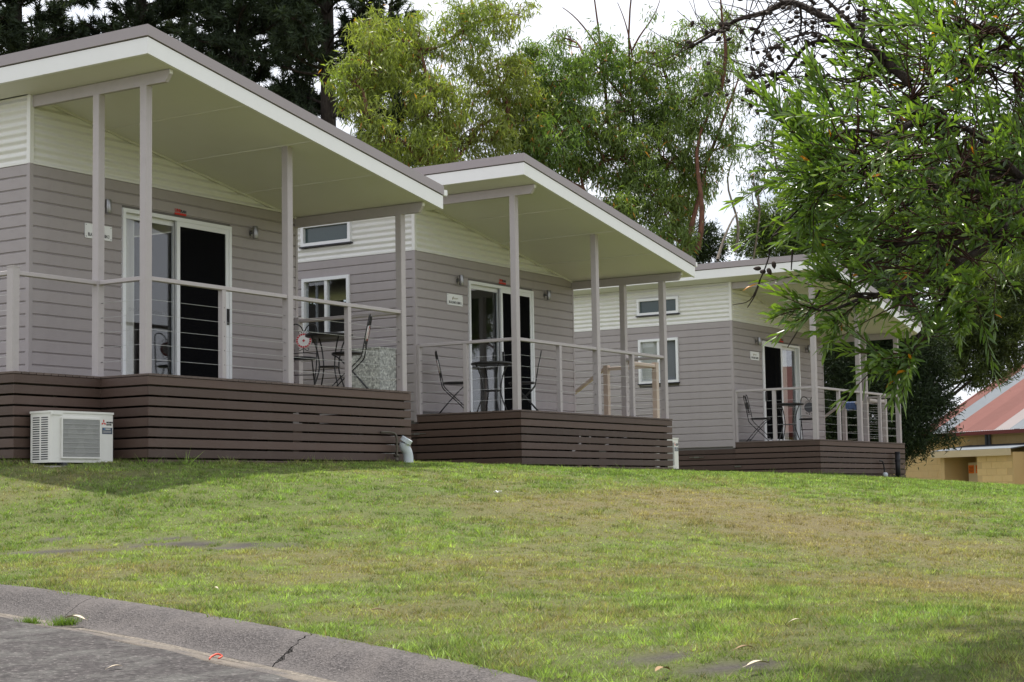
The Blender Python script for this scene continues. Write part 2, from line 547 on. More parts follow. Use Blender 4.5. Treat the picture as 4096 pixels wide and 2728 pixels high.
glass('glass', (0.91, 0.93, 0.94))
m, t, o = nodes_of('insect_screen')
d = N(t, 'BsdfDiffuse', Color=(0.008, 0.008, 0.009, 1)); tr = N(t, 'BsdfTransparent')
w = N(t, 'MixShader'); w.inputs[0].default_value = 0.88
t.links.new(tr.outputs[0], w.inputs[1]); t.links.new(d.outputs[0], w.inputs[2]); t.links.new(w.outputs[0], o.inputs['Surface'])


def foliage(name, trans=0.35, rough=0.45, spec=0.4, gain=1.0, tcol=(1.15, 1.25, 0.45)):
    """leaf: colour comes from each leaf's own tint; thin, so part of the light passes through"""
    m, t, o = nodes_of(name)
    a = N(t, 'Attribute', attribute_name='tint')
    sc_ = N(t, 'VectorMath', operation='SCALE'); sc_.inputs['Scale'].default_value = gain
    t.links.new(a.outputs['Color'], sc_.inputs[0])
    b = N(t, 'BsdfPrincipled', Roughness=rough)
    b.inputs['Specular IOR Level'].default_value = spec
    t.links.new(sc_.outputs[0], b.inputs['Base Color'])
    tl = N(t, 'BsdfTranslucent')
    mu = N(t, 'VectorMath', operation='MULTIPLY'); mu.inputs[1].default_value = tcol
    t.links.new(sc_.outputs[0], mu.inputs[0]); t.links.new(mu.outputs[0], tl.inputs['Color'])
    w = N(t, 'MixShader'); w.inputs[0].default_value = trans
    t.links.new(b.outputs[0], w.inputs[1]); t.links.new(tl.outputs[0], w.inputs[2])
    t.links.new(w.outputs[0], o.inputs['Surface'])


foliage('leaf', 0.5, 0.42, 0.45)
foliage('leaf_glossy', 0.48, 0.30, 0.6)
foliage('needle', 0.2, 0.6, 0.2)
foliage('grass_blade', 0.42, 0.5, 0.28, tcol=(1.1, 1.15, 0.6))


def bark(name, c1, c2, scale=6, bump=0.8):
    m, t, o = nodes_of(name)
    b = N(t, 'BsdfPrincipled', Roughness=0.8)
    b.inputs['Specular IOR Level'].default_value = 0.2
    g = N(t, 'TexCoord'); mp = N(t, 'Mapping'); mp.inputs['Scale'].default_value = (3, 3, 0.7)
    t.links.new(g.outputs['Object'], mp.inputs['Vector'])
    n1 = N(t, 'TexNoise', Scale=scale, Detail=8.0, Roughness=0.65)
    t.links.new(mp.outputs[0], n1.inputs['Vector'])
    r = N(t, 'ValToRGB')
    r.color_ramp.elements[0].position = 0.35; r.color_ramp.elements[0].color = (*c1, 1)
    r.color_ramp.elements[1].position = 0.65; r.color_ramp.elements[1].color = (*c2, 1)
    t.links.new(n1.outputs[0], r.inputs[0]); t.links.new(r.outputs[0], b.inputs['Base Color'])
    bp = N(t, 'Bump', Strength=bump, Distance=0.02)
    t.links.new(n1.outputs[0], bp.inputs['Height']); t.links.new(bp.outputs[0], b.inputs['Normal'])
    t.links.new(b.outputs[0], o.inputs['Surface'])


bark('bark_red', (0.06, 0.030, 0.020), (0.16, 0.075, 0.045))
bark('bark_grey', (0.12, 0.10, 0.08), (0.28, 0.24, 0.20))
bark('bark_pine', (0.022, 0.017, 0.014), (0.06, 0.048, 0.04))
bark('bark_dark', (0.018, 0.013, 0.011), (0.06, 0.045, 0.038), 20)
bark('bark_twig_red', (0.035, 0.018, 0.014), (0.085, 0.040, 0.028), 30, 0.3)


# ------------------------------------------------------------------ lawn
def dryness(x, y):
    """0 green turf .. 1 straw: broad drifts plus fine break-up; the bank's exposed shoulder is burnt"""
    n = fbm(x * 0.35 + 3.1, y * 0.22 + 1.7, 3, 4)
    f = fbm(x * 2.6, y * 1.7, 11, 4)
    def blob(cx, cy, sx, sy, rot=0.0):
        c_, s_ = math.cos(rot), math.sin(rot)
        dx, dy = x - cx, y - cy
        return np.exp(-(((dx * c_ + dy * s_) / sx) ** 2 + ((-dx * s_ + dy * c_) / sy) ** 2))
    d = 0.10 + 1.5 * (n - 0.5)
    d = d + 0.50 * blob(1.6, 17.0, 1.3, 2.0) + 0.75 * blob(2.9, 15.0, 0.9, 2.6, 0.35) + 0.60 * blob(2.6, 11.2, 0.6, 1.2, 0.3)
    d = d + 0.40 * blob(-0.1, 16.0, 1.2, 1.6) + 0.45 * blob(0.1, 8.4, 0.7, 0.7) + 0.35 * blob(-2.0, 11.0, 1.4, 1.0) + 0.4 * blob(0.5, 7.3, 0.5, 0.6)
    d = d - 0.75 * blob(5.5, 24, 3.4, 4.6) - 0.35 * blob(0.3, 21.5, 2.0, 2.5) - 0.4 * blob(1.1, 9.2, 0.7, 1.1) - 0.4 * blob(-2.3, 16.2, 1.8, 1.6)
    return np.clip(d + 1.3 * (f - 0.5), 0, 1)


BARE = [(-3.3, 12.75, 0.55, 0.16), (-2.55, 12.95, 0.42, 0.26), (-1.95, 12.75, 0.36, 0.24), (-3.55, 13.7, 0.14, 0.18), (-2.6, 13.35, 0.2, 0.12),
        (0.55, 6.98, 0.11, 0.14), (0.74, 6.72, 0.13, 0.13), (0.93, 6.63, 0.07, 0.10)]


def bareness(x, y):
    b = np.zeros_like(x)
    for cx, cy, sx, sy in BARE:
        b = np.maximum(b, np.exp(-(((x - cx) / sx) ** 2 + ((y - cy) / sy) ** 2) * 1.2))
    return b * np.clip(2.6 * fbm(x * 6, y * 6, 21, 4) - 0.75, 0, 1.4)


GREEN = np.array([(0.135, 0.222, 0.044), (0.185, 0.272, 0.062), (0.235, 0.312, 0.085)])
STRAW = np.array([(0.31, 0.25, 0.125), (0.26, 0.20, 0.095), (0.36, 0.30, 0.17)])


def lawn_colours(x, y):
    d = dryness(x, y)[:, None]
    h = fbm(x * 0.9, y * 0.6, 31, 3)[:, None]
    g = GREEN[0] * (1 - h) + GREEN[2] * h
    s = np.array((0.30, 0.245, 0.12))
    return g * (1 - d * 0.85) + s * d * 0.85


def axis_grid(lo, hi, fine, flo, fhi):
    a = [flo]
    st = fine
    while a[0] > lo:
        st *= 1.35; a.insert(0, a[0] - st)
    a += list(np.arange(flo + fine, fhi, fine))
    st = fine
    while a[-1] < hi:
        st *= 1.35; a.append(a[-1] + st)
    return np.array(a)


gx = axis_grid(-900, 900, 0.16, -9.0, 13.0)
gy = axis_grid(-700, 1500, 0.16, 3.0, 39.0)
GX, GY = np.meshgrid(gx, gy)
fx, fy = GX.ravel(), GY.ravel()
Z = gz(fx, fy)
side, ki = kerb_side(fx, fy)
near_k = (np.abs(fx) < 60) & (np.abs(fy) < 60)
rd = np.clip(-side, 0, 9.0)
road_z = K[ki, 2] - 0.135 - 0.055 * rd
Z = np.where(near_k & (side < 0), np.minimum(Z, road_z) - 0.16 * np.clip(-side / 0.15, 0, 1), Z)
Z = Z + np.where(side > 0.3, 0.018 * (fbm(fx * 1.6, fy * 1.6, 5, 3) - 0.5), 0)
soil_mix = np.where((np.abs(fx) < 0.36 * np.maximum(fy, 0) + 2.5) & (fy < 39), 0.40, 0.62)[:, None]      # thatch and soil between the blades
cols = lawn_colours(fx, fy) * 0.68 * (1 - soil_mix) + np.array((0.165, 0.132, 0.085)) * soil_mix
bm_ = np.clip(bareness(fx, fy) * 2.0, 0, 1)[:, None]
cols = cols * (1 - bm_) + np.array((0.105, 0.094, 0.086)) * (0.6 + 0.8 * fbm(fx * 14, fy * 14, 71, 2))[:, None] * bm_
nxg, nyg = len(gx), len(gy)
ii = (np.arange(nyg - 1)[:, None] * nxg + np.arange(nxg - 1)[None, :]).ravel()
faces = np.stack([ii, ii + 1, ii + 1 + nxg, ii + nxg], 1)

m, t, o = nodes_of('lawn_soil')
b = N(t, 'BsdfPrincipled', Roughness=0.9); b.inputs['Specular IOR Level'].default_value = 0.1
a = N(t, 'Attribute', attribute_name='tint'); g = N(t, 'TexCoord')
n1 = N(t, 'TexNoise', Scale=55.0, Detail=6.0, Roughness=0.7); t.links.new(g.outputs['Object'], n1.inputs['Vector'])
k = N(t, 'Math', operation='MULTIPLY_ADD'); k.inputs[1].default_value = 1.5; k.inputs[2].default_value = 0.25
t.links.new(n1.outputs[0], k.inputs[0])
sv = N(t, 'VectorMath', operation='SCALE'); t.links.new(a.outputs['Color'], sv.inputs[0]); t.links.new(k.outputs[0], sv.inputs['Scale'])
t.links.new(sv.outputs[0], b.inputs['Base Color'])
bp = N(t, 'Bump', Strength=1.0, Distance=0.03); t.links.new(n1.outputs[0], bp.inputs['Height']); t.links.new(bp.outputs[0], b.inputs['Normal'])
t.links.new(b.outputs[0], o.inputs['Surface'])

ground = link('ground', np_mesh('ground', np.stack([fx, fy, Z], 1), faces, 'lawn_soil', cols, True))
tag(ground, 'sloping lawn ground rising from the kerb to the cabins', 'ground', kind='structure')


def build_grass(n_target=820000):
    X, Y = [], []
    got = 0
    while got < n_target:
        n = 400000
        y = RNG.uniform(5.0, 38.5, n)
        x = RNG.uniform(-13, 14, n)
        keep = (np.abs(x) < 0.325 * y + 0.9)
        dens = np.minimum(1.0, (7.0 / y) ** 1.45)
        keep &= RNG.uniform(0, 1, n) < dens
        # tufts
        keep &= RNG.uniform(0, 1, n) < 0.15 + 1.1 * fbm(x * 8, y * 8, 41, 3)
        x, y = x[keep], y[keep]
        s, _ = kerb_side(x, y)
        k2 = (s > -0.015) | ((s > -0.05) & (RNG.uniform(0, 1, len(x)) < 0.25))
        b_ = bareness(x, y)
        k2 &= RNG.uniform(0, 1, len(x)) > b_ * 3.0
        for nn in CAB:                                  # nothing grows under the cabins
            cx, cy, cz, th = CAB[nn]
            dx, dy = x - cx, y - cy
            u_ = dx * math.sin(th) + dy * math.cos(th); v_ = -dx * math.cos(th) + dy * math.sin(th)
            inside = (u_ > -0.02) & (u_ < 4.66) & (v_ > -1.83) & (v_ < 7.5)
            k2 &= ~inside
        x, y = x[k2], y[k2]
        X.append(x); Y.append(y); got += len(x)
    x, y = np.concatenate(X)[:n_target], np.concatenate(Y)[:n_target]
    n = len(x)
    # more than half the blades stand together in tufts
    nt_ = int(n * 0.055)
    tf = np.full(n, 1.0); tl = np.zeros(n)
    idx = nt_ + np.arange(nt_ * 10)
    own = np.repeat(np.arange(nt_), 10)
    sp_ = 0.013 * (y[own] / 8) ** 0.6
    ox, oy = RNG.normal(0, 1, len(own)) * sp_, RNG.normal(0, 1, len(own)) * sp_
    x[idx], y[idx] = x[own] + ox, y[own] + oy
    tf[idx] = RNG.uniform(0.45, 1.65, nt_)[own]; tl[idx] = 1.0
    la_t = np.zeros(n); la_t[idx] = np.arctan2(oy, ox)
    hs = np.full(n, 1.0); hs[idx] = RNG.uniform(0.9, 1.75, nt_)[own]
    z = gz(x, y) + 0.018 * (fbm(x * 1.6, y * 1.6, 5, 3) - 0.5) * (kerb_side(x, y)[0] > 0.3) - 0.004
    d = dryness(x, y)
    tuft = fbm(x * 3.2, y * 3.2, 51, 3)
    hgt = (0.007 + 0.030 * tuft ** 1.4) * RNG.uniform(0.55, 1.35, n) * (1.0 - 0.28 * d) * (y / 9) ** 0.10
    for nn in CAB:                                      # uncut fringe along the slats
        cx, cy, cz, th = CAB[nn]
        dx, dy = x - cx, y - cy
        u_ = dx * math.sin(th) + dy * math.cos(th); v_ = -dx * math.cos(th) + dy * math.sin(th)
        edge = (u_ > -0.16) & (u_ < 4.80) & (v_ > -1.97) & (v_ < 7.5)
        if nn == 3: edge |= (u_ > -1.34) & (u_ < 0.1) & (v_ > -1.26) & (v_ < 3)
        hgt = np.where(edge, hgt * RNG.uniform(1.2, 2.6, n), hgt)
    tall = RNG.uniform(0, 1, n) < 0.02
    hgt = np.where(tall, hgt * 1.3, hgt)
    wid = 0.0046 * (y / 8) ** 0.85 * RNG.uniform(0.7, 1.3, n)
    ang = RNG.uniform(0, 2 * np.pi, n)
    hgt = hgt * hs
    lean = RNG.uniform(0.3, 1.7, n) * hgt * np.where(tl > 0, 0.75, 1.0)
    la = np.where(tl > 0, la_t + RNG.normal(0, 0.5, n), RNG.uniform(0, 2 * np.pi, n))
    sx, sy = np.cos(ang) * wid / 2, np.sin(ang) * wid / 2
    p0 = np.stack([x - sx, y - sy, z], 1); p1 = np.stack([x + sx, y + sy, z], 1)
    p2 = np.stack([x + np.cos(la) * lean, y + np.sin(la) * lean, z + hgt], 1)
    V = np.stack([p0, p1, p2], 1).reshape(-1, 3)
    base = lawn_colours(x, y)
    straw = RNG.uniform(0, 1, n) < 0.06 + 0.42 * d
    cs = STRAW[RNG.integers(0, 3, n)]
    cg = base * (0.30 + 1.40 * fbm(x * 6, y * 6, 61, 3))[:, None] * (tf * RNG.uniform(0.65, 1.4, n))[:, None]
    col = np.where(straw[:, None], cs * RNG.uniform(0.7, 1.2, n)[:, None], cg)
    C = np.repeat(col, 3, 0)
    return np_mesh('grass', V, np.arange(3 * n).reshape(-1, 3), 'grass_blade', C)


grass = link('grass', build_grass())
tag(grass, 'short mown grass, green with straw coloured dry drifts, on the bank below the cabins', 'grass', kind='stuff')

# ------------------------------------------------------------------ kerb and road
PROF = [(-0.02, -0.25), (-0.02, -0.012), (0.0, 0.0), (0.025, 0.002), (0.05, 0.002), (0.075, -0.003), (0.10, -0.010), (0.125, -0.021), (0.15, -0.034), (0.175, -0.051), (0.20, -0.070), (0.225, -0.088), (0.25, -0.106), (0.29, -0.128), (0.33, -0.138)]
GUT = [(0.385, -0.140), (0.42, -0.140), (0.52, -0.130), (0.522, -0.25)]
TOE = [(0.33, -0.138), (0.35, -0.1392), (0.37, -0.140), (0.3845, -0.140)]
KS = 0.86
PROF, GUT, TOE = ([(a_ * KS, b_ * KS if b_ > -0.2 else b_) for a_, b_ in q_] for q_ in (PROF, GUT, TOE))
kerb = empty('kerb', (0, 0, 0))
tag(kerb, 'grey rolled concrete kerb and gutter between the road and the lawn', 'kerb', kind='structure')
arc = np.concatenate([[0], np.cumsum(np.linalg.norm(np.diff(K[:, :2], axis=0), axis=1))])


def k_at(s):
    return [float(np.interp(s, arc, K[:, i])) for i in range(3)] + [float(np.interp(s, arc, KN[:, i])) for i in range(2)]


def near_arc(px, py, depth):
    p = at(px, py, depth)
    return float(arc[int(np.argmin((K[:, 0] - p.x) ** 2 + (K[:, 1] - p.y) ** 2))])


crack_a = near_arc(1230, 2600, 8.0)
joint_a = near_arc(370, 2420, 9.6)
cuts = sorted([joint_a - 2.0, joint_a, crack_a, crack_a + 2.1])
lo_ = arc[0] + 0.3
while cuts[0] - 2.4 > lo_: cuts.insert(0, cuts[0] - 2.4)
while cuts[-1] + 2.4 < arc[-1] - 0.3: cuts.append(cuts[-1] + 2.4)
rk = random.Random(3)
crackoff = [rk.uniform(0.008, 0.022) * (-1) ** q_ for q_ in range(len(PROF))]
crackoff = [o_ + 0.09 * (i / len(PROF) - 0.5) for i, o_ in enumerate(crackoff)]


def kerb_piece(prof, s0, s1, off0, off1, mat, name, parent):
    mb = MB()
    ns_ = max(3, int((s1 - s0) / 0.12))
    rows = []
    for k_ in range(ns_ + 1):
        f_ = k_ / ns_
        row = []
        for j, (pd, pz) in enumerate(prof):
            s = s0 + off0[j] * 1.0 + (s1 + off1[j] - s0 - off0[j]) * f_
            x, y, z, nx, ny = k_at(s)
            l = math.hypot(nx, ny)
            wob = 0.003 * math.sin(s * 5.1 + j * 0.5) + 0.0015 * math.sin(s * 17.3 + 2 * j)
            row.append((x + nx / l * (pd + (wob if 1 < j < len(prof) - 1 else 0)), y + ny / l * (pd + (wob if 1 < j < len(prof) - 1 else 0)), z + pz + wob * 0.4))
        rows.append(row)
    L = len(prof)
    vs = [q for r_ in rows for q in r_]
    fs = [(i * L + j, (i + 1) * L + j, (i + 1) * L + j + 1, i * L + j + 1) for i in range(ns_) for j in range(L - 1)]
    mb.add(vs, fs)
    mb.add(vs[:L], [tuple(range(L))]); mb.add(vs[-L:], [tuple(range(L - 1, -1, -1))])
    return mb.build(name, mat, parent, True)


zero = [0] * len(PROF)
for a0, a1 in zip(cuts[:-1], cuts[1:]):
    if k_at(a0)[1] < -9: continue
    is0, is1 = abs(a0 - crack_a) < 1e-6, abs(a1 - crack_a) < 1e-6
    ob = kerb_piece(PROF, a0 + (0.006 if is0 else 0.003), a1 - (0.005 if is1 else 0.003), crackoff if is0 else zero, crackoff if is1 else zero, 'kerb_concrete', 'kerb_segment', kerb)
    kerb_piece(TOE, a0 + 0.002, a1 - 0.002, [0] * 4, [0] * 4, 'gutter_silt', 'silt_line', kerb)
    kerb_piece(GUT, a0 + 0.002, a1 - 0.002, [0] * 4, [0] * 4, 'gutter_concrete', 'gutter_segment', kerb)
# the bed the segments are laid on shows black in the crack
mb = MB()
vs = []
ks = np.arange(cuts[0], cuts[-1], 0.2)
for s in ks:
    x, y, z, nx, ny = k_at(s)
    for pd, pz in ((0.0, -0.02), (0.08, -0.030), (0.17, -0.085), (0.29, -0.135), (0.43, -0.135)):
        vs.append((x + nx * pd, y + ny * pd, z + pz))
mb.add(vs, [(i * 5 + j, (i + 1) * 5 + j, (i + 1) * 5 + j + 1, i * 5 + j + 1) for i in range(len(ks) - 1) for j in range(4)])
mb.build('kerb_bed', 'crack_dark', kerb, True)

vs = []
offs = [0.444, 0.50, 0.7, 1.0, 1.6, 2.5, 4.0, 6.0, 8.0]
ks = np.arange(0.2, arc[-1] - 0.2, 0.25)
for s in ks:
    x, y, z, nx, ny = k_at(s)
    for t_ in offs:
        vs.append((x + nx * t_, y + ny * t_, z - 0.110 - 0.055 * (t_ - 0.43) + (0.006 * math.sin(s * 7) if t_ < 0.6 else 0)))
L = len(offs)
road = link('road', np_mesh('road', vs, [(i * L + j, (i + 1) * L + j, (i + 1) * L + j + 1, i * L + j + 1) for i in range(len(ks) - 1) for j in range(L - 1)], 'asphalt', smooth=True))
tag(road, 'coarse worn grey asphalt road beside the kerb', 'road', kind='structure')


# ------------------------------------------------------------------ cabins
W, LEN, HB = 4.61, 7.6, 2.4245            # body width, length, top of the weatherboards
DK, DW = 1.797, 4.6406                    # deck depth and width
VP = -1.696                               # line of the verandah posts
R0, R1, RF, RB = 0.406, 4.896, 2.1745, 8.0  # roof overhangs
ZR, SL, GH, WH = 3.5474, 0.1765, 0.1125, 0.1833
DOOR = (1.406, 3.295, 0.02, 2.106)
WINL = (1.205, 2.118, 1.25, 2.157)        # lower window: v0, v1, z0, z1
WINU = (1.175, 2.128, 2.655, 2.995)
FL = 1.0                                  # floor level above the thing's base
BPITCH = 0.14
SPITCH = 0.1085


def zs(u):                                # underside of the roof
    return ZR - GH - WH - SL * (u + R0)


def text_mesh(key, body, size, mat, bold=0.0, width=None):
    def mk():
        cu = bpy.data.curves.new('lettering', 'FONT')
        cu.body = body
        cu.size = size
        cu.align_x, cu.align_y = 'CENTER', 'CENTER'
        cu.extrude = 0.0008
        cu.offset = bold
        cu.resolution_u = 2
        ob = bpy.data.objects.new('lettering', cu)
        me = bpy.data.meshes.new_from_object(ob)
        bpy.data.objects.remove(ob)
        bpy.data.curves.remove(cu)
        if width:
            xs = [v.co.x for v in me.vertices]
            k_ = width / (max(xs) - min(xs))
            for v in me.vertices: v.co.x *= k_
        me.materials.clear()
        me.materials.append(M[mat])
        return me
    return cached(('text', key), mk)


def cut_wall(x0, x1, z0, z1, holes):
    """cells of a wall rectangle left over once the openings are taken out"""
    xs = sorted({x0, x1, *[h[0] for h in holes], *[h[1] for h in holes]})
    zz = sorted({z0, z1, *[h[2] for h in holes], *[h[3] for h in holes]})
    for a, b in zip(xs[:-1], xs[1:]):
        for c_, d_ in zip(zz[:-1], zz[1:]):
            mxm, mzm = (a + b) / 2, (c_ + d_) / 2
            if not any(h[0] < mxm < h[1] and h[2] < mzm < h[3] for h in holes):
                yield a, b, c_, d_


BOARD = [(0.0, 0.013), (0.010, 0.013), (0.0125, 0.0), (0.127, 0.0), (0.132, 0.004), (0.1385, 0.013)]   # height, set-back of the face


def board_mesh(axis, length, row_h=BPITCH):
    def mk():
        mb = MB()
        k_ = row_h / BPITCH
        vs = []
        for e in (0.0, length):
            for h, d_ in BOARD:
                vs.append((e, d_, h * k_) if axis == 'x' else (d_, e, h * k_))
        n = len(BOARD)
        if axis == 'x':
            fs = [(i, n + i, n + i + 1, i + 1) for i in range(n - 1)] + [tuple(range(n)), tuple(range(2 * n - 1, n - 1, -1))]
        else:
            fs = [(i, i + 1, n + i + 1, n + i) for i in range(n - 1)] + [tuple(range(n - 1, -1, -1)), tuple(range(n, 2 * n))]
        mb.add(vs, fs)
        return mb.mesh('weatherboard', 'weatherboard_' + axis)
    return cached(('board', axis, round(length, 4)), mk)


def corrugated(axis, spans, z0, z1, mat='cream_sheet'):
    """horizontal corrugations; spans(z) gives the free intervals along the wall"""
    P, A = 0.0865, 0.0130
    mb = MB()
    nz = int((z1 - z0) / P * 8)
    zl = [z0 + (z1 - z0) * i / nz for i in range(nz + 1)]
    for i in range(nz):
        for a, b in spans((zl[i] + zl[i + 1]) / 2):
            if b - a < 0.01: continue
            q = []
            for z in (zl[i], zl[i + 1]):
                d_ = 0.004 + A * (1 - math.cos(2 * math.pi * (z - z0) / P))
                q.append(d_)
            if axis == 'x':
                mb.add([(a, q[0], FL + zl[i]), (b, q[0], FL + zl[i]), (b, q[1], FL + zl[i + 1]), (a, q[1], FL + zl[i + 1])], [(0, 1, 2, 3)])
            else:
                mb.add([(q[0], a, FL + zl[i]), (q[0], b, FL + zl[i]), (q[1], b, FL + zl[i + 1]), (q[1], a, FL + zl[i + 1])], [(0, 3, 2, 1)])
    return mb


def folds(x0, x1, z0, z1, y, amp=0.03, pitch=0.11):
    mb = MB()
    n = max(8, int((x1 - x0) / 0.012))
    for i in range(n):
        a, b = x0 + (x1 - x0) * i / n, x0 + (x1 - x0) * (i + 1) / n
        ya = y + amp * math.sin(a / pitch * 6.283) + 0.4 * amp * math.sin(a / pitch * 2.7)
        yb = y + amp * math.sin(b / pitch * 6.283) + 0.4 * amp * math.sin(b / pitch * 2.7)
        mb.add([(a, ya, z0), (b, yb, z0), (b, yb, z1), (a, ya, z1)], [(0, 1, 2, 3)])
    return mb


def slope_box(mb, u0, u1, v0, v1, dz_lo, dz_hi, m=0):
    """box that follows the roof's fall along u; dz measured down from the top of the capping"""
    zt = lambda u, d_: FL + ZR - SL * (u + R0) - d_
    mb.hexa([(u0, v0, zt(u0, dz_lo)), (u1, v0, zt(u1, dz_lo)), (u1, v1, zt(u1, dz_lo)), (u0, v1, zt(u0, dz_lo)),
             (u0, v0, zt(u0, dz_hi)), (u1, v0, zt(u1, dz_hi)), (u1, v1, zt(u1, dz_hi)), (u0, v1, zt(u0, dz_hi))], m)


def build_cabin(num, label):
    x, y, z, th = CAB[num]
    root = empty('cabin', (x, y, z + ZC - FL), math.pi / 2 - th)
    tag(root, label, 'cabin', 'holiday cabins in a row on the bank')
    left_stair = num == 3
    HOLE_W = [WINL, WINU] if num != 3 else []

    # ---- walls: a hollow shell, boards and sheets fixed on it
    mb = MB()
    for a, b, c_, d_ in cut_wall(0.03, W - 0.02, -0.10, HB, [DOOR]):
        mb.box(a, 0.018, FL + c_, b, 0.10, FL + d_)
    mb.hexa([(0.03, 0.034, FL + HB), (W - 0.02, 0.034, FL + HB), (W - 0.02, 0.10, FL + HB), (0.03, 0.10, FL + HB),
             (0.03, 0.034, FL + zs(0.03) + 0.02), (W - 0.02, 0.034, FL + zs(W) + 0.02), (W - 0.02, 0.10, FL + zs(W) + 0.02), (0.03, 0.10, FL + zs(0.03) + 0.02)])
    for a, b, c_, d_ in cut_wall(0.10, LEN, -0.10, zs(0) + 0.02, HOLE_W):
        mb.box(0.034, a, FL + c_, 0.10, b, FL + d_)
    mb.box(W - 0.10, 0.10, FL - 0.10, W, LEN, FL + zs(W) + 0.02)
    mb.box(0.10, LEN - 0.1, FL - 0.10, W - 0.10, LEN, FL + zs(W))
    mb.box(0.03, 0.018, FL - 0.2, W - 0.02, LEN, FL - 0.101)
    wall = mb.build('wall', 'inner_wall', root)
    rows = 18
    for r_ in range(rows):
        zb = HB - (r_ + 1) * BPITCH
        if zb < -0.12: break
        # door wall (faces the deck)
        segs = [(0.045, W - 0.035)]
        if zb < DOOR[3]: segs = [(0.045, DOOR[0]), (DOOR[1], W - 0.035)]
        if zb > -0.02:
            for a, b in segs: link('weatherboard', board_mesh('x', b - a), wall, (a, 0.001, FL + zb))
        # window wall
        segs = [(0.045, LEN)]
        for h in HOLE_W[:1]:
            if zb + BPITCH > h[2] + 0.03 and zb < h[3] - 0.03: segs = [(0.045, h[0]), (h[1], LEN)]
        jv = (2.42, 3.62, 4.9, 3.02)[r_ % 4]                       # staggered butt joints
        segs = [q for a, b in segs for q in (((a, jv - 0.002), (jv + 0.002, b)) if a + 0.2 < jv < b - 0.2 else ((a, b),))]
        for a, b in segs: link('weatherboard', board_mesh('y', b - a), wall, (0.001, a, FL + zb))
    corrugated('x', lambda zz: [(0.04, min(W - 0.03, (ZR - GH - WH - zz) / SL - R0 + 0.05))], HB + 0.012, zs(0) + 0.015).build('corrugated_sheet', 'cream_sheet', wall, True)

    def sp(zz):
        for h in HOLE_W[1:]:
            if h[2] < zz < h[3]: return [(0.04, h[0]), (h[1], LEN)]
        return [(0.04, LEN)]
    corrugated('y', sp, HB + 0.012, zs(0) + 0.015).build('corrugated_sheet', 'cream_sheet', wall, True)
    mb = MB(); mb.box(-0.006, -0.006, FL - 0.112, 0.046, 0.046, FL + HB); mb.build('corner_trim', 'taupe_trim', wall)
    mb = MB(); mb.box(-0.009, -0.009, FL + HB, 0.046, 0.046, FL + zs(0) + 0.01); mb.build('corner_trim', 'cream_sheet', wall)
    mb = MB(); mb.box(W - 0.04, -0.004, FL, W + 0.004, 0.03, FL + HB); mb.build('corner_trim', 'taupe_trim', wall)
    mb = MB(); mb.box(-0.007, 0.046, FL + HB - 0.004, 0.02, LEN, FL + HB + 0.022); mb.build('joint_flashing', 'cream_sheet', wall)
    mb = MB(); mb.box(0.046, -0.006, FL + HB - 0.004, W - 0.04, 0.02, FL + HB + 0.016); mb.build('joint_flashing', 'cream_sheet', wall)

    # ---- roof
    mb = MB()
    slope_box(mb, -R0 + 0.03, R1 - 0.03, -RF + 0.03, RB - 0.03, GH + 0.02, 0.01)
    roof = mb.build('roof', 'capping', root)
    mb = MB()                                                     # folded cappings
    slope_box(mb, -R0, R1, -RF, -RF + 0.16, GH, -0.004); mb.build('capping', 'capping', roof)
    mb = MB(); slope_box(mb, -R0, -R0 + 0.16, -RF + 0.16, RB, GH, -0.004); mb.build('capping', 'capping', roof)
    mb = MB(); slope_box(mb, -R0 + 0.014, R1 - 0.006, -RF + 0.014, -RF + 0.05, GH + WH, GH + 0.012); mb.build('fascia', 'white_fascia', roof)
    mb = MB(); slope_box(mb, -R0 + 0.0145, -R0 + 0.05, -RF + 0.05, RB, GH + WH, GH + 0.012); mb.build('fascia', 'white_fascia', roof)
    mb = MB(); slope_box(mb, -R0 + 0.02, R1 - 0.02, -RF + 0.02, -RF + 0.045, GH + 0.012, GH - 0.002); mb.build('shadow_flashing', 'subframe', roof)
    mb = MB(); slope_box(mb, -R0 + 0.02, -R0 + 0.045, -RF + 0.045, RB, GH + 0.012, GH - 0.002); mb.build('shadow_flashing', 'subframe', roof)
    zg = FL + ZR - SL * (R1 + R0)
    mb = MB()
    mb.box(R1 - 0.004, -RF + 0.03, zg - 0.11, R1 + 0.008, RB, zg - 0.02)
    mb.box(R1 + 0.008, -RF + 0.03, zg - 0.11, R1 + 0.10, RB, zg - 0.10)
    mb.box(R1 + 0.10, -RF + 0.03, zg - 0.11, R1 + 0.11, RB, zg - 0.03)
    mb.box(R1 + 0.0085, -RF + 0.022, zg - 0.105, R1 + 0.105, -RF + 0.03, zg - 0.035)
    mb.build('gutter', 'white_fascia', roof)
    # soffit panels with cover strips
    edges = [-R0 + 0.05, -0.02, 1.15, 2.32, 3.53, R1 - 0.01]
    for i, (a, b) in enumerate(zip(edges[:-1], edges[1:])):
        mb = MB()
        slope_box(mb, a + 0.001, b - 0.001, -RF + 0.05, (RB - 0.03 if i == 0 else 0.03), GH + WH - 0.012, GH + WH - 0.05)
        mb.build('soffit_panel', 'soffit', roof)
        if 1 < i:
            mb = MB(); slope_box(mb, a - 0.013, a + 0.013, -RF + 0.05, 0.0, GH + WH - 0.003, GH + WH - 0.0118)
            mb.build('cover_strip', 'soffit', roof)
    # scotia where the soffit meets the sheeted gable
    mb = MB(); slope_box(mb, 0.05, W, -0.022, 0.02, GH + WH + 0.008, GH + WH - 0.011); mb.build('eave_trim', 'soffit', roof)
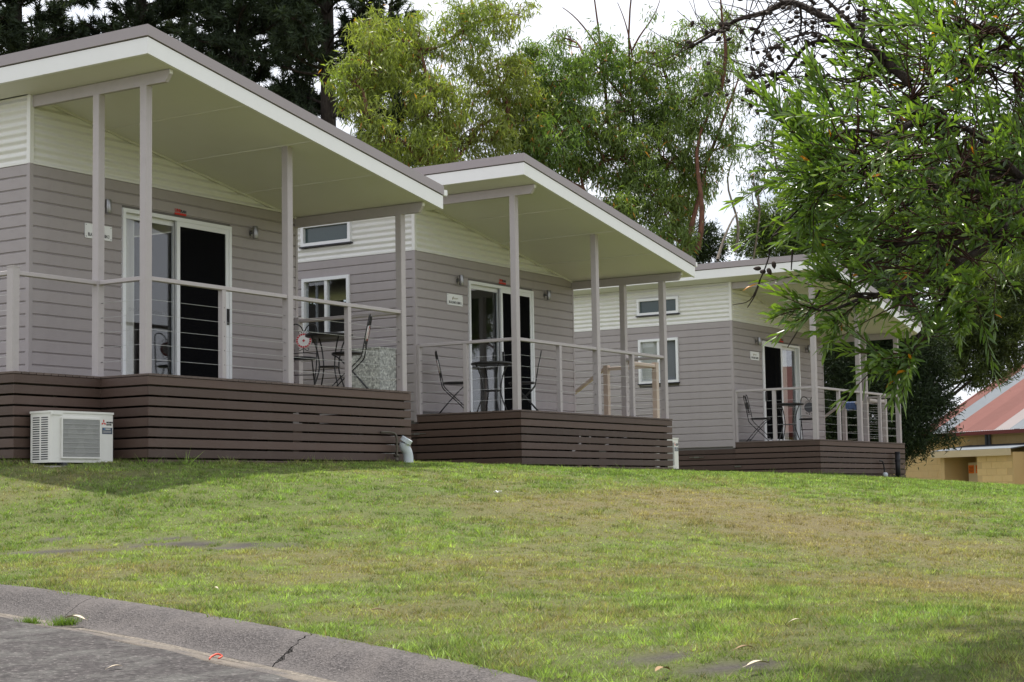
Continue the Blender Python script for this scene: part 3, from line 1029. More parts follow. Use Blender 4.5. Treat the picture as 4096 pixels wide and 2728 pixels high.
    # eave beams with cut ends
    for ub in (0.05, W - 0.02):
        zt = zs(ub) + 0.008
        mb = MB()
        v1 = -2.06
        zb = zt - 0.125
        pts = [(0.0, zt), (0.0, zb), (v1 + 0.055, zb), (v1, zt - 0.052), (v1, zt)]
        vs = [(ub + s_ * 0.026, p_[0], FL + p_[1]) for s_ in (-1, 1) for p_ in pts]
        mb.add(vs, [(0, 1, 2, 3, 4), (9, 8, 7, 6, 5)] + [(i, 5 + i, 5 + (i + 1) % 5, (i + 1) % 5) for i in range(5)])
        mb.build('eave_beam', 'taupe_post', roof)
        mb = MB(); mb.box(ub - 0.022, v1 - 0.012, FL + zt - 0.045, ub + 0.022, v1 - 0.0005, FL + zt - 0.002); mb.build('beam_cap', 'white_fascia', roof)

    # ---- sliding door
    d0, d1, dz0, dz1 = DOOR
    mb = MB()
    fr = 0.045
    mb.box(d0, -0.022, FL + 0.0, d0 + fr, 0.09, FL + dz1)
    mb.box(d1 - fr, -0.022, FL + 0.0, d1, 0.09, FL + dz1)
    mb.box(d0 + fr, -0.022, FL + dz1 - fr, d1 - fr, 0.09, FL + dz1)
    mb.box(d0 + fr, -0.015, FL + 0.0, d1 - fr, 0.09, FL + 0.022)
    door = mb.build('sliding_door', 'white_aluminium', root)
    mid = (d0 + d1) / 2 + 0.0
    screen_right = num != 1

    def sash(a, b, vy, name, mat):
        mb = MB()
        s_ = 0.055
        zb_, zt_ = FL + 0.0225, FL + dz1 - fr - 0.0005
        mb.box(a, vy, zb_, a + s_, vy + 0.03, zt_); mb.box(b - s_, vy, zb_, b, vy + 0.03, zt_)
        mb.box(a + s_, vy, zt_ - 0.06, b - s_, vy + 0.03, zt_); mb.box(a + s_, vy, zb_, b - s_, vy + 0.03, zb_ + 0.07)
        mb.build('sash', 'white_aluminium', door)
        mb = MB(); mb.box(a + s_, vy + 0.012, zb_ + 0.07, b - s_, vy + 0.018, zt_ - 0.06)
        mb.build(name, mat, door)
        return a, b
    lo, hi = d0 + fr + 0.0005, d1 - fr - 0.0005
    if screen_right:
        sash(lo, mid + 0.02, 0.05, 'glass_pane', 'glass')
        sash(mid - 0.035, hi, -0.012, 'insect_screen', 'insect_screen')
        hx = mid - 0.01 if num == 2 else hi - 0.03
        cu = (lo + 0.05, lo + 0.33) if num == 3 else None
    else:
        sash(mid - 0.02, hi, 0.05, 'glass_pane', 'glass')
        sash(lo, mid + 0.035, -0.012, 'insect_screen', 'insect_screen')
        hx = lo + 0.03
        cu = (mid + 0.05, hi - 0.30)
    mb = MB(); mb.cbox(hx - 0.012, -0.045, FL + 0.86, hx + 0.012, -0.0125, FL + 1.06, 0.004); mb.build('door_handle', 'black_iron', door)
    if cu: folds(cu[0], cu[1], FL + 0.03, FL + dz1 - 0.08, 0.17).build('curtain', 'curtain', door, True)
    # row of safety dots on the glass
    gx0, gx1 = (lo + 0.12, mid - 0.12) if screen_right else (mid + 0.12, hi - 0.12)
    mb = MB()
    for k_ in range(10):
        cx = gx0 + (gx1 - gx0) * (k_ + 0.5) / 10
        n = 12
        vs = []
        for a_ in range(n):
            an = 2 * math.pi * a_ / n
            for rr in (0.021, 0.017): vs.append((cx + rr * math.cos(an), 0.0612, FL + 0.93 + rr * math.sin(an)))
        mb.add(vs, [(2 * a_, 2 * a_ + 1, (2 * a_ + 3) % (2 * n), (2 * a_ + 2) % (2 * n)) for a_ in range(n)])
    mb.build('safety_dots', 'blind_grey', door)

    # ---- windows in the side wall
    if num != 3:
        for (v0, v1, z0, z1), kind in ((WINL, 'lower'), (WINU, 'upper')):
            mb = MB()
            f_ = 0.05
            mb.box(-0.03, v0, FL + z0, 0.085, v0 + f_, FL + z1); mb.box(-0.03, v1 - f_, FL + z0, 0.085, v1, FL + z1)
            mb.box(-0.03, v0 + f_, FL + z1 - f_, 0.085, v1 - f_, FL + z1); mb.box(-0.03, v0 + f_, FL + z0, 0.085, v1 - f_, FL + z0 + f_)
            win = mb.build('window', 'white_aluminium', root)
            mb = MB(); mb.box(-0.045, v0 - 0.02, FL + z0 - 0.022, 0.02, v1 + 0.02, FL + z0 - 0.001); mb.build('sill', 'sill_dark', win)
            if kind == 'upper':
                mb = MB(); mb.box(0.03, v0 + f_, FL + z0 + f_, 0.036, v1 - f_, FL + z1 - f_); mb.build('pane', 'frosted_dark', win)
            else:
                vm = (v0 + v1) / 2
                mb = MB(); mb.box(-0.012, vm - 0.025, FL + z0 + f_, 0.06, vm + 0.025, FL + z1 - f_); mb.build('mullion', 'white_aluminium', win)
                for a, b, bm in ((vm + 0.025, v1 - f_, 'blind_cream'), (v0 + f_, vm - 0.025, 'blind_grey')):
                    mb = MB(); mb.box(0.030, a, FL + z0 + f_, 0.035, b, FL + z1 - f_); mb.build('pane', 'glass', win)
                    if num == 1:
                        mb = MB(); mb.box(0.045, a, FL + z0 + f_, 0.049, b, FL + z1 - f_); mb.build('blind', bm, win)
                if num == 2:
                    mb = MB(); mb.box(0.055, v1 - f_ - 0.20, FL + z0 + f_, 0.075, v1 - f_ - 0.16, FL + z1 - f_); mb.build('inner_stile', 'blind_grey', win)

    # ---- lamps, plate and maker's badge on the door wall
    for lu in ((1.11, 3.68) if num != 3 else (3.68, 1.11)):
        mb = MB(); mb.lathe([(0.038, 0.0), (0.038, -0.012), (0.016, -0.016), (0.016, -0.05)], (lu, -0.002, FL + 2.075), 14, 'y')
        lamp = mb.build('wall_lamp', 'stainless', root)
        mb = MB(); mb.lathe([(0.034, -0.08), (0.036, -0.076), (0.036, 0.076), (0.034, 0.08)], (lu, -0.078, FL + 2.075), 16, 'z')
        mb.build('lamp_tube', 'stainless', lamp, True)
    mb = MB(); mb.cbox(0.815, -0.012, FL + 1.685, 1.235, -0.003, FL + 1.855, 0.008, 1)
    plate = mb.build('name_plate', 'sign_white', root)
    link('lettering', text_mesh(('cab', num), 'BLAXLAND CABIN %d' % num, 0.056, 'sign_ink', 0.0006, 0.33), plate, (1.025, -0.0135, FL + 1.728), (math.pi / 2, 0, 0))
    mb = MB()
    for i in range(7):
        a0_, a1_ = i / 7 * 0.055, (i + 1) / 7 * 0.055
        w0, w1 = 0.013 * math.sin(math.pi * i / 7) + 0.001, 0.013 * math.sin(math.pi * (i + 1) / 7) + 0.001
        mb.add([(0.955 - w0 + a0_ * 0.4, -0.0135, FL + 1.765 + a0_), (0.955 + w0 + a0_ * 0.4, -0.0135, FL + 1.765 + a0_), (0.955 + w1 + a1_ * 0.4, -0.0135, FL + 1.765 + a1_), (0.955 - w1 + a1_ * 0.4, -0.0135, FL + 1.765 + a1_)], [(0, 1, 2, 3)])
    mb.build('leaf_emblem', 'logo_olive', plate)
    mb = MB(); mb.box(0.99, -0.0135, FL + 1.792, 1.105, -0.0125, FL + 1.799); mb.box(0.99, -0.0135, FL + 1.779, 1.09, -0.0125, FL + 1.782); mb.build('small_print', 'logo_olive', plate)
    for a in (0.832, 1.218):
        for b in (1.703, 1.838):
            mb = MB(); mb.lathe([(0.0065, -0.0145), (0.0065, -0.0118)], (a, 0, FL + b), 8, 'y'); mb.build('screw', 'stainless', plate)
    mb = MB(); mb.box(2.285, -0.006, FL + 2.14, 2.485, -0.002, FL + 2.165)
    badge = mb.build('maker_badge', 'logo_red', root)
    link('lettering', text_mesh('uni', 'UNI', 0.055, 'logo_red', 0.002, 0.095), badge, (2.335, -0.004, FL + 2.192), (math.pi / 2, 0, 0))
    link('lettering', text_mesh('plan', 'PLAN', 0.048, 'sign_ink', 0.002, 0.10), badge, (2.436, -0.004, FL + 2.189), (math.pi / 2, 0, 0))

    # ---- deck
    mb = MB()
    mb.box(0.06, -DK + 0.06, FL - 0.16, DW - 0.06, 0.01, FL - 0.030)
    for uu in np.arange(0.3, DW, 0.85):
        for vv in (-DK + 0.10, -0.9):
            mb.box(uu, vv, FL - 1.15, uu + 0.09, vv + 0.09, FL - 0.16)
    if left_stair: mb.box(-1.12, -1.04, FL - 0.16, -0.02, 2.4, FL - 0.030); mb.box(-0.6, -1.04, FL - 1.2, -0.55, 2.4, FL - 0.16); mb.box(-1.1, 2.3, FL - 1.2, 0, 2.34, FL - 0.16)
    else: mb.box(DW, -1.0, FL - 0.16, 5.60, 0.0, FL - 0.030)
    deck = mb.build('deck', 'subframe', root)
    nb = 50
    bw = (DW + 0.012) / nb
    me_b = cached('deckboard', lambda: _board_box(bw - 0.005, DK + 0.008))
    me_s = cached('deckboard_short', lambda: _board_box(0.088, 3.5))
    me_l = cached('deckboard_landing', lambda: _board_box(0.088, 1.06))
    for k_ in range(nb): link('deck_board', me_b, deck, (-0.006 + k_ * bw, -DK - 0.010, FL - 0.024))
    if left_stair:
        for k_ in range(12): link('deck_board', me_s, deck, (-1.186 + k_ * 0.0985, -1.112, FL - 0.0245))
    else:
        for k_ in range(10): link('deck_board', me_l, deck, (DW + 0.012 + k_ * 0.0985, -1.05, FL - 0.0245))

    # closed-in footing wall under the body, behind the slats
    mb = MB()
    mb.box(0.05, 0.05, FL - 1.2, 0.08, LEN - 0.05, FL - 0.201); mb.box(W - 0.08, 0.05, FL - 1.2, W - 0.05, LEN - 0.05, FL - 0.201)
    mb.box(0.08, 0.05, FL - 1.2, W - 0.08, 0.08, FL - 0.201); mb.box(0.08, LEN - 0.08, FL - 1.2, W - 0.08, LEN - 0.05, FL - 0.201)
    mb.build('footing_wall', 'subframe', root)
    nrow = 9

    def slats(kind, a, b, fixed, out, z_first=0.0, rows_=nrow, start=0):
        for r_ in range(start, rows_):
            zt_ = FL - 0.028 - r_ * SPITCH - z_first
            L_ = b - a
            if kind == 'x':
                me = cached(('slat', 'x', round(L_, 3), out), lambda: _slat('x', L_, out))
                link('slat', me, deck, (a, fixed, zt_ - 0.088))
            else:
                me = cached(('slat', 'y', round(L_, 3), out), lambda: _slat('y', L_, out))
                link('slat', me, deck, (fixed, a, zt_ - 0.088))
    slats('x', 0.0, DW, -DK, 1)
    if left_stair:
        slats('y', -DK + 0.0205, -1.1035, 0.0, 1)
        slats('x', -1.18, -0.0005, -1.1035, 1)
        slats('y', -1.083, 2.4, -1.18, 1)
        slats('y', -DK + 0.0205, 0.0, DW, -1)
    else:
        slats('y', -DK + 0.0205, -0.0, 0.0, 1)
        slats('y', 0.001, LEN, 0.012, 1, start=1)
        slats('y', -DK + 0.0205, -0.97, DW, -1)
        slats('x', DW + 0.005, 5.64, -1.06, 1)
        slats('y', -1.039, 0.0, 5.66, -1)
    # hinge straps of the access hatch in the slats
    hv = {2: -0.0, 1: 0.86}.get(num)
    if hv is not None:
        mb = MB(); mb.box(-0.006, hv - 0.16, FL - 0.288, -0.0005, hv + 0.16, FL - 0.276); mb.box(-0.007, hv - 0.05, FL - 0.297, -0.0005, hv + 0.05, FL - 0.267)
        mb.build('hinge', 'stainless', deck)
    if num == 1:
        mb = MB(); mb.box(-0.012, -0.12, FL - 0.50, -0.0005, 0.02, FL - 0.47); mb.build('latch', 'stainless', deck)

    # ---- verandah posts
    def vpost(u, v, ztop, w_=0.0475):
        mb = MB(); mb.cbox(u - w_, v - w_, FL - 0.0005, u + w_, v + w_, FL + ztop, 0.006); mb.build('verandah_post', 'taupe_post', root)
    zb0, zb1 = zs(0.05) + 0.008 - 0.1245, zs(W - 0.02) + 0.008 - 0.1245
    vpost(0.06, VP, zb0); vpost(2.37, VP, zs(2.37) + 0.012); vpost(W - 0.015, VP, zb1)
    if left_stair: vpost(0.06, -1.0, zb0)
    else: vpost(W - 0.015, -0.965, zb1)

    # ---- balustrade
    RH = 1.03
    mb = MB()
    rail_paths = []
    uR = W - 0.015
    if left_stair:
        rail_paths = [((0.108, VP), (2.3225, VP)), ((2.4175, VP), (uR - 0.048, VP)), ((0.06, -1.048 + 0.0), (0.06, VP + 0.048)),
                      ((0.0125, -1.0), (-1.064, -1.0)), ((-1.11, -0.953), (-1.11, 2.3)), ((uR, VP + 0.048), (uR, -0.065))]
    else:
        rail_paths = [((0.108, VP), (2.3225, VP)), ((2.4175, VP), (uR - 0.048, VP)), ((0.06, -0.045), (0.06, VP + 0.048)), ((uR, VP + 0.048), (uR, -1.0125))]
    rails, others = [], []
    for (a, b) in rail_paths:
        if abs(a[1] - b[1]) < 1e-6: mb.cbox(min(a[0], b[0]), a[1] - 0.033, FL + RH - 0.045, max(a[0], b[0]), a[1] + 0.033, FL + RH, 0.005, 0)
        else: mb.cbox(a[0] - 0.033, min(a[1], b[1]), FL + RH - 0.045, a[0] + 0.033, max(a[1], b[1]), FL + RH, 0.005, 1)
    rail = mb.build('balustrade', 'taupe_post', root)

    def bpost(u, v, top=RH - 0.0455, w_=0.0325, cap=False, mat='taupe_post'):
        mb = MB(); mb.cbox(u - w_, v - w_, FL - 0.0003, u + w_, v + w_, FL + top, 0.004)
        if cap: mb.cbox(u - w_ - 0.004, v - w_ - 0.004, FL + top, u + w_ + 0.004, v + w_ + 0.004, FL + top + 0.015, 0.008)
        mb.build('baluster_post', mat, rail)
        for k_ in range(5):
            zc_ = FL + 0.155 + k_ * 0.158
            mb = MB()
            if w_ < 0.04:
                mb.lathe([(0.0055, -w_ - 0.0015), (0.0055, -w_ + 0.002)], (u, v, zc_), 8, 'y')
                mb.build('cable_grommet', 'screw_black', rail)
    bpost(1.245, VP); bpost(3.495, VP)
    if left_stair:
        bpost(-1.11, -1.0, 1.06, 0.046, True); bpost(uR, -0.02, 1.04, 0.0425, True)
    else:
        bpost(0.06, -0.84); bpost(0.06, -0.01, 1.02, 0.034)
        for a_ in (): pass
    me_c = {}
    cab_runs = [((0.108, VP), (2.3225, VP)), ((2.4175, VP), (uR - 0.048, VP))]
    cab_runs += [((0.06, -1.0475), (0.06, VP + 0.048)), ((uR, VP + 0.048), (uR, -0.063)), ((-1.11, -0.953), (-1.11, 2.3))] if left_stair else [((0.06, -0.045), (0.06, VP + 0.048)), ((uR, VP + 0.048), (uR, -1.0125))]
    for a, b in cab_runs:
        for k_ in range(5):
            zc_ = FL + 0.155 + k_ * 0.158
            mb = MB(); mb.tube([(a[0], a[1], zc_), (b[0], b[1], zc_)], 0.0019, 5); mb.build('cable', 'cable_steel', rail)
    # short fittings where a cable enters a post
    mb = MB()
    for a, b in cab_runs:
        for k_ in range(5):
            zc_ = FL + 0.155 + k_ * 0.158
            for p_, q_ in ((a, b), (b, a)):
                dx, dy = q_[0] - p_[0], q_[1] - p_[1]
                l = math.hypot(dx, dy)
                mb.tube([(p_[0] - dx / l * 0.002, p_[1] - dy / l * 0.002, zc_), (p_[0] + dx / l * 0.032, p_[1] + dy / l * 0.032, zc_)], 0.0038, 6)
    mb.build('cable_fittings', 'stainless', rail)

    # ---- stair at the far end
    if not left_stair:
        pm = 'warm_lit_post' if num == 2 else 'taupe_post'
        mb = MB()
        for k_ in range(4):
            mb.box(4.70, 0.02 + k_ * 0.26, FL - 0.2 - k_ * 0.18, 5.60, 0.27 + k_ * 0.26, FL - 0.165 - k_ * 0.18)
        for su in (4.68, 5.60):
            mb.hexa([(su, 0.0, FL - 0.34), (su + 0.04, 0.0, FL - 0.34), (su + 0.04, 1.12, FL - 1.05), (su, 1.12, FL - 1.05),
                     (su, 0.0, FL - 0.06), (su + 0.04, 0.0, FL - 0.06), (su + 0.04, 1.12, FL - 0.77), (su, 1.12, FL - 0.77)])
        stair = mb.build('stair', 'deck_board', root)
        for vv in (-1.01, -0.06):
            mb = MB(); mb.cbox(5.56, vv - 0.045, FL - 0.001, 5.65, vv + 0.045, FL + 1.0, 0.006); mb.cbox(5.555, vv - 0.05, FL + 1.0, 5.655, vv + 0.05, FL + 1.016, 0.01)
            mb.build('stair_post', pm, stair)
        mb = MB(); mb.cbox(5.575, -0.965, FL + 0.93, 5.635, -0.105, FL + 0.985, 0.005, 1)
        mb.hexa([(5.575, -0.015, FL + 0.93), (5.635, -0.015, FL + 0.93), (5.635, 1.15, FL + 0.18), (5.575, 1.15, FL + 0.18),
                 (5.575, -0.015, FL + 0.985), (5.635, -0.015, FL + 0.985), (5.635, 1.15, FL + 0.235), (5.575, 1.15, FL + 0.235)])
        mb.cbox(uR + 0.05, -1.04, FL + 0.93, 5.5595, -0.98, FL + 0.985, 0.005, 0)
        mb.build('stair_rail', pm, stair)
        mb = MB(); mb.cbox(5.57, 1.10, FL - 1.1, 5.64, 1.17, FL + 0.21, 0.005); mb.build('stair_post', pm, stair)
        mb = MB()
        for k_ in range(5): mb.tube([(5.605, -0.965, FL + 0.15 + k_ * 0.16), (5.605, -0.105, FL + 0.15 + k_ * 0.16)], 0.0019, 5)
        mb.build('stair_cables', 'cable_steel', stair)
    return root


def _board_box(w_, l_):
    mb = MB(); mb.cbox(0, 0, 0, w_, l_, 0.0225, 0.003, 1)
    return mb.mesh('deck_board', 'deck_board')


def _slat(axis, L_, out):
    mb = MB()
    if axis == 'x': mb.cbox(0, 0, 0, L_, 0.02, 0.088, 0.003, 0)
    else: mb.cbox(0 if out > 0 else -0.02, 0, 0, 0.02 if out > 0 else 0, L_, 0.088, 0.003, 1)
    return mb.mesh('slat', 'slat')


cab3 = build_cabin(3, 'taupe weatherboard cabin with its plate reading cabin 3, air conditioner standing before its deck')
cab2 = build_cabin(2, 'middle taupe weatherboard cabin between the other two, its plate reading cabin 2, stair posts tinted peach for warm bounced light')
cab1 = build_cabin(1, 'taupe weatherboard cabin nearest the yellow block building, with cloths on its stair rail')


# ------------------------------------------------------------------ things on and around the decks
def on_deck(num, u, v, rz=0.0, name='thing', z=0.0):
    x, y, zz, th = CAB[num]
    px, py = cab_pt(num, u, v)
    return empty(name, (px, py, zz + ZC + z), math.pi / 2 - th + rz)


def curve(pts, n=6):
    """smooth path through points"""
    P = [Vector(p) for p in pts]
    P = [P[0] * 2 - P[1]] + P + [P[-1] * 2 - P[-2]]
    outp = []
    for i in range(1, len(P) - 2):
        for k_ in range(n):
            t_ = k_ / n
            a, b, c_, d_ = P[i - 1], P[i], P[i + 1], P[i + 2]
            outp.append(0.5 * ((2 * b) + (c_ - a) * t_ + (2 * a - 5 * b + 4 * c_ - d_) * t_ ** 2 + (3 * b - a - 3 * c_ + d_) * t_ ** 3))
    outp.append(P[-2])
    return outp


def make_chair(root, mosaic=True):
    """folding bistro chair; sits facing +x"""
    mb = MB()
    n = 24
    mb.lathe([(0.0, 0.442), (0.185, 0.442), (0.195, 0.450), (0.195, 0.462), (0.185, 0.470), (0.0, 0.466)], (0.0, 0, 0), n)
    mb.build('seat', 'black_iron', root, True)
    for s_ in (-1, 1):
        mb = MB()
        mb.tube(curve([(-0.285, s_ * 0.165, 0.86), (-0.235, s_ * 0.17, 0.62), (-0.205, s_ * 0.17, 0.46), (-0.165, s_ * 0.17, 0.37), (0.05, s_ * 0.17, 0.165), (0.215, s_ * 0.17, 0.0)], 4), 0.0085, 6)
        mb.build('leg', 'black_iron', root, True)
        mb = MB()
        mb.tube(curve([(0.175, s_ * 0.145, 0.435), (0.11, s_ * 0.145, 0.405), (-0.08, s_ * 0.145, 0.215), (-0.265, s_ * 0.145, 0.0)], 4), 0.0085, 6)
        mb.build('leg', 'black_iron', root, True)
    mb = MB()
    for xx, zz, w_ in ((0.175, 0.04, 0.17), (-0.225, 0.045, 0.145), (0.172, 0.435, 0.145), (-0.02, 0.245, 0.17)):
        mb.tube([(xx, -w_, zz), (xx, w_, zz)], 0.006, 5)
    mb.build('stretcher', 'black_iron', root)
    # back: double arch, cross bar, curls, disc
    mb = MB()
    bx = lambda z_: -0.205 - (z_ - 0.46) * 0.2
    for s_ in (-1, 1):
        mb.tube(curve([(bx(0.86), s_ * 0.165, 0.86), (bx(0.90), s_ * 0.15, 0.905), (bx(0.92), s_ * 0.10, 0.925), (bx(0.90), s_ * 0.04, 0.89), (bx(0.83), s_ * 0.012, 0.83)], 4), 0.008, 6)
        mb.tube(curve([(bx(0.80), s_ * 0.02, 0.80), (bx(0.83), s_ * 0.045, 0.835), (bx(0.80), s_ * 0.068, 0.815), (bx(0.79), s_ * 0.05, 0.79)], 4), 0.004, 5)
        mb.tube(curve([(bx(0.60), s_ * 0.01, 0.60), (bx(0.57), s_ * 0.05, 0.575), (bx(0.60), s_ * 0.07, 0.60), (bx(0.61), s_ * 0.05, 0.61)], 4), 0.004, 5)
    mb.tube([(bx(0.53), -0.168, 0.53), (bx(0.545), -0.05, 0.545), (bx(0.545), 0.05, 0.545), (bx(0.53), 0.168, 0.53)], 0.006, 5)
    mb.tube([(bx(0.55), 0, 0.545), (bx(0.60), 0, 0.61)], 0.006, 5)
    mb.tube([(bx(0.80), 0, 0.80), (bx(0.84), 0, 0.84)], 0.006, 5)
    back = mb.build('backrest', 'black_iron', root, True)
    cz, rad = 0.705, 0.10
    tilt = math.atan(0.2)

    def disc_pt(rr, an, off):
        y_, z_ = rr * math.cos(an), rr * math.sin(an)
        return (bx(cz) - math.sin(tilt) * z_ + off * math.cos(tilt), y_, cz + math.cos(tilt) * z_ + off * math.sin(tilt))
    mb = MB()
    vs = [disc_pt(rad, 2 * math.pi * k_ / n, o_) for o_ in (-0.009, 0.006) for k_ in range(n)]
    mb.add(vs, [tuple(range(n - 1, -1, -1)), tuple(range(n, 2 * n))] + [(k_, (k_ + 1) % n, n + (k_ + 1) % n, n + k_) for k_ in range(n)])
    mb.build('back_disc', 'tile_white' if mosaic else 'black_iron', back)
    if mosaic:
        mb = MB()
        for o_ in (-0.0105, 0.0075):
            for k_ in range(18):
                a0_, a1_ = 2 * math.pi * (k_ + 0.08) / 18, 2 * math.pi * (k_ + 0.92) / 18
                q = [disc_pt(0.074, a0_, o_), disc_pt(0.098, a0_, o_), disc_pt(0.098, a1_, o_), disc_pt(0.074, a1_, o_)]
                mb.add(q, [(0, 1, 2, 3)])
            mb.add([disc_pt(0.021, math.pi / 2 * k_, o_) for k_ in range(4)], [(0, 1, 2, 3)])
        tag(mb.build('mosaic_tiles', 'tile_red', back), kind='stuff')
    return root


def make_table(root):
    mb = MB(); mb.lathe([(0.0, 0.700), (0.285, 0.700), (0.30, 0.705), (0.30, 0.730), (0.29, 0.736), (0.0, 0.737)], (0, 0, 0), 32)
    mb.build('table_top', 'black_iron', root, True)
    for k_ in range(4):
        a_ = math.pi / 4 + k_ * math.pi / 2
        ca, sa = math.cos(a_), math.sin(a_)
        mb = MB()
        mb.tube(curve([(0.25 * ca, 0.25 * sa, 0.70), (0.19 * ca, 0.19 * sa, 0.58), (0.145 * ca, 0.145 * sa, 0.40), (0.15 * ca, 0.15 * sa, 0.25), (0.245 * ca, 0.245 * sa, 0.0)], 5), 0.010, 6)
        mb.build('leg', 'black_iron', root, True)
    mb = MB(); mb.lathe([(0.0, 0.315), (0.135, 0.315), (0.142, 0.322), (0.135, 0.330), (0.0, 0.330)], (0, 0, 0), 24)
    mb.build('shelf', 'black_iron', root, True)


FACE_LEFT = math.radians(122)     # towards the wall and along the front, in deck axes
t_ = on_deck(3, 4.03, -0.98, 0.4, 'bistro_table'); make_table(t_); tag(t_, 'round bistro table beside the chair that shows its mosaic disc', 'table', 'black bistro tables on the decks')
t_ = on_deck(3, 4.05, -0.52, math.radians(-147), 'folding_chair'); make_chair(t_); tag(t_, 'folding chair showing its round red and white mosaic disc behind the bistro table', 'chair', 'folding bistro chairs on the decks')
t_ = on_deck(3, 3.86, -1.40, FACE_LEFT, 'folding_chair'); make_chair(t_); tag(t_, 'folding chair seen side on between the bistro table and the speckled metal locker', 'chair', 'folding bistro chairs on the decks')
t_ = on_deck(2, 0.52, -0.98, 0.2, 'bistro_table'); make_table(t_); tag(t_, 'round bistro table before the sliding door of the middle cabin', 'table', 'black bistro tables on the decks')
t_ = on_deck(2, 0.42, -0.42, math.radians(-52), 'folding_chair'); make_chair(t_); tag(t_, 'folding mosaic backed chair against the taupe wall of the middle cabin', 'chair', 'folding bistro chairs on the decks')
t_ = on_deck(2, 1.12, -1.12, FACE_LEFT, 'folding_chair'); make_chair(t_); tag(t_, 'folding chair half hidden by the corner post of the middle cabin', 'chair', 'folding bistro chairs on the decks')
t_ = on_deck(1, 0.42, -0.98, 0.2, 'bistro_table'); make_table(t_); tag(t_, 'round bistro table on the deck nearest the yellow block building', 'table', 'black bistro tables on the decks')
t_ = on_deck(1, 0.35, -0.40, math.radians(-52), 'folding_chair'); make_chair(t_, False); tag(t_, 'folding chair beside the black screen door nearest the yellow block building', 'chair', 'folding bistro chairs on the decks')
t_ = on_deck(1, 1.42, -0.98, math.radians(200), 'folding_chair'); make_chair(t_, False); tag(t_, 'folding chair with plain dark back disc by the curtained door pane', 'chair', 'folding bistro chairs on the decks')


def cloth(num, u, v, z, w_, drop, mat, label):
    root = on_deck(num, u, v, 0, 'drying_cloth', z)
    mb = MB()
    n, m_ = 14, 8
    rows = []
    for i in range(n + 1):
        y_ = -w_ / 2 + w_ * i / n
        row = []
        for j in range(-m_, m_ + 1):
            f_ = j / m_
            dd = abs(f_) * drop * (1 + 0.15 * math.sin(i * 1.3))
            x_ = math.copysign(0.038, f_) * min(1, abs(f_) * 5) + 0.012 * math.sin(i * 1.7 + j * 0.4) * abs(f_)
            row.append((x_, y_, 0.004 - max(0, dd - 0.03)))
        rows.append(row)
    L = 2 * m_ + 1
    mb.add([q for r_ in rows for q in r_], [(i * L + j, (i + 1) * L + j, (i + 1) * L + j + 1, i * L + j + 1) for i in range(n) for j in range(L - 1)])
    o_ = mb.build('fabric', mat, root, True)
    tag(root, label, 'cloth')


cloth(1, 5.605, -0.22, 0.986, 0.24, 0.20, 'cloth_blue', 'blue patterned cloth hung over the stair rail')
cloth(1, 5.605, -0.52, 0.986, 0.22, 0.17, 'cloth_tan', 'tan cloth hung over the stair rail beside the blue one')


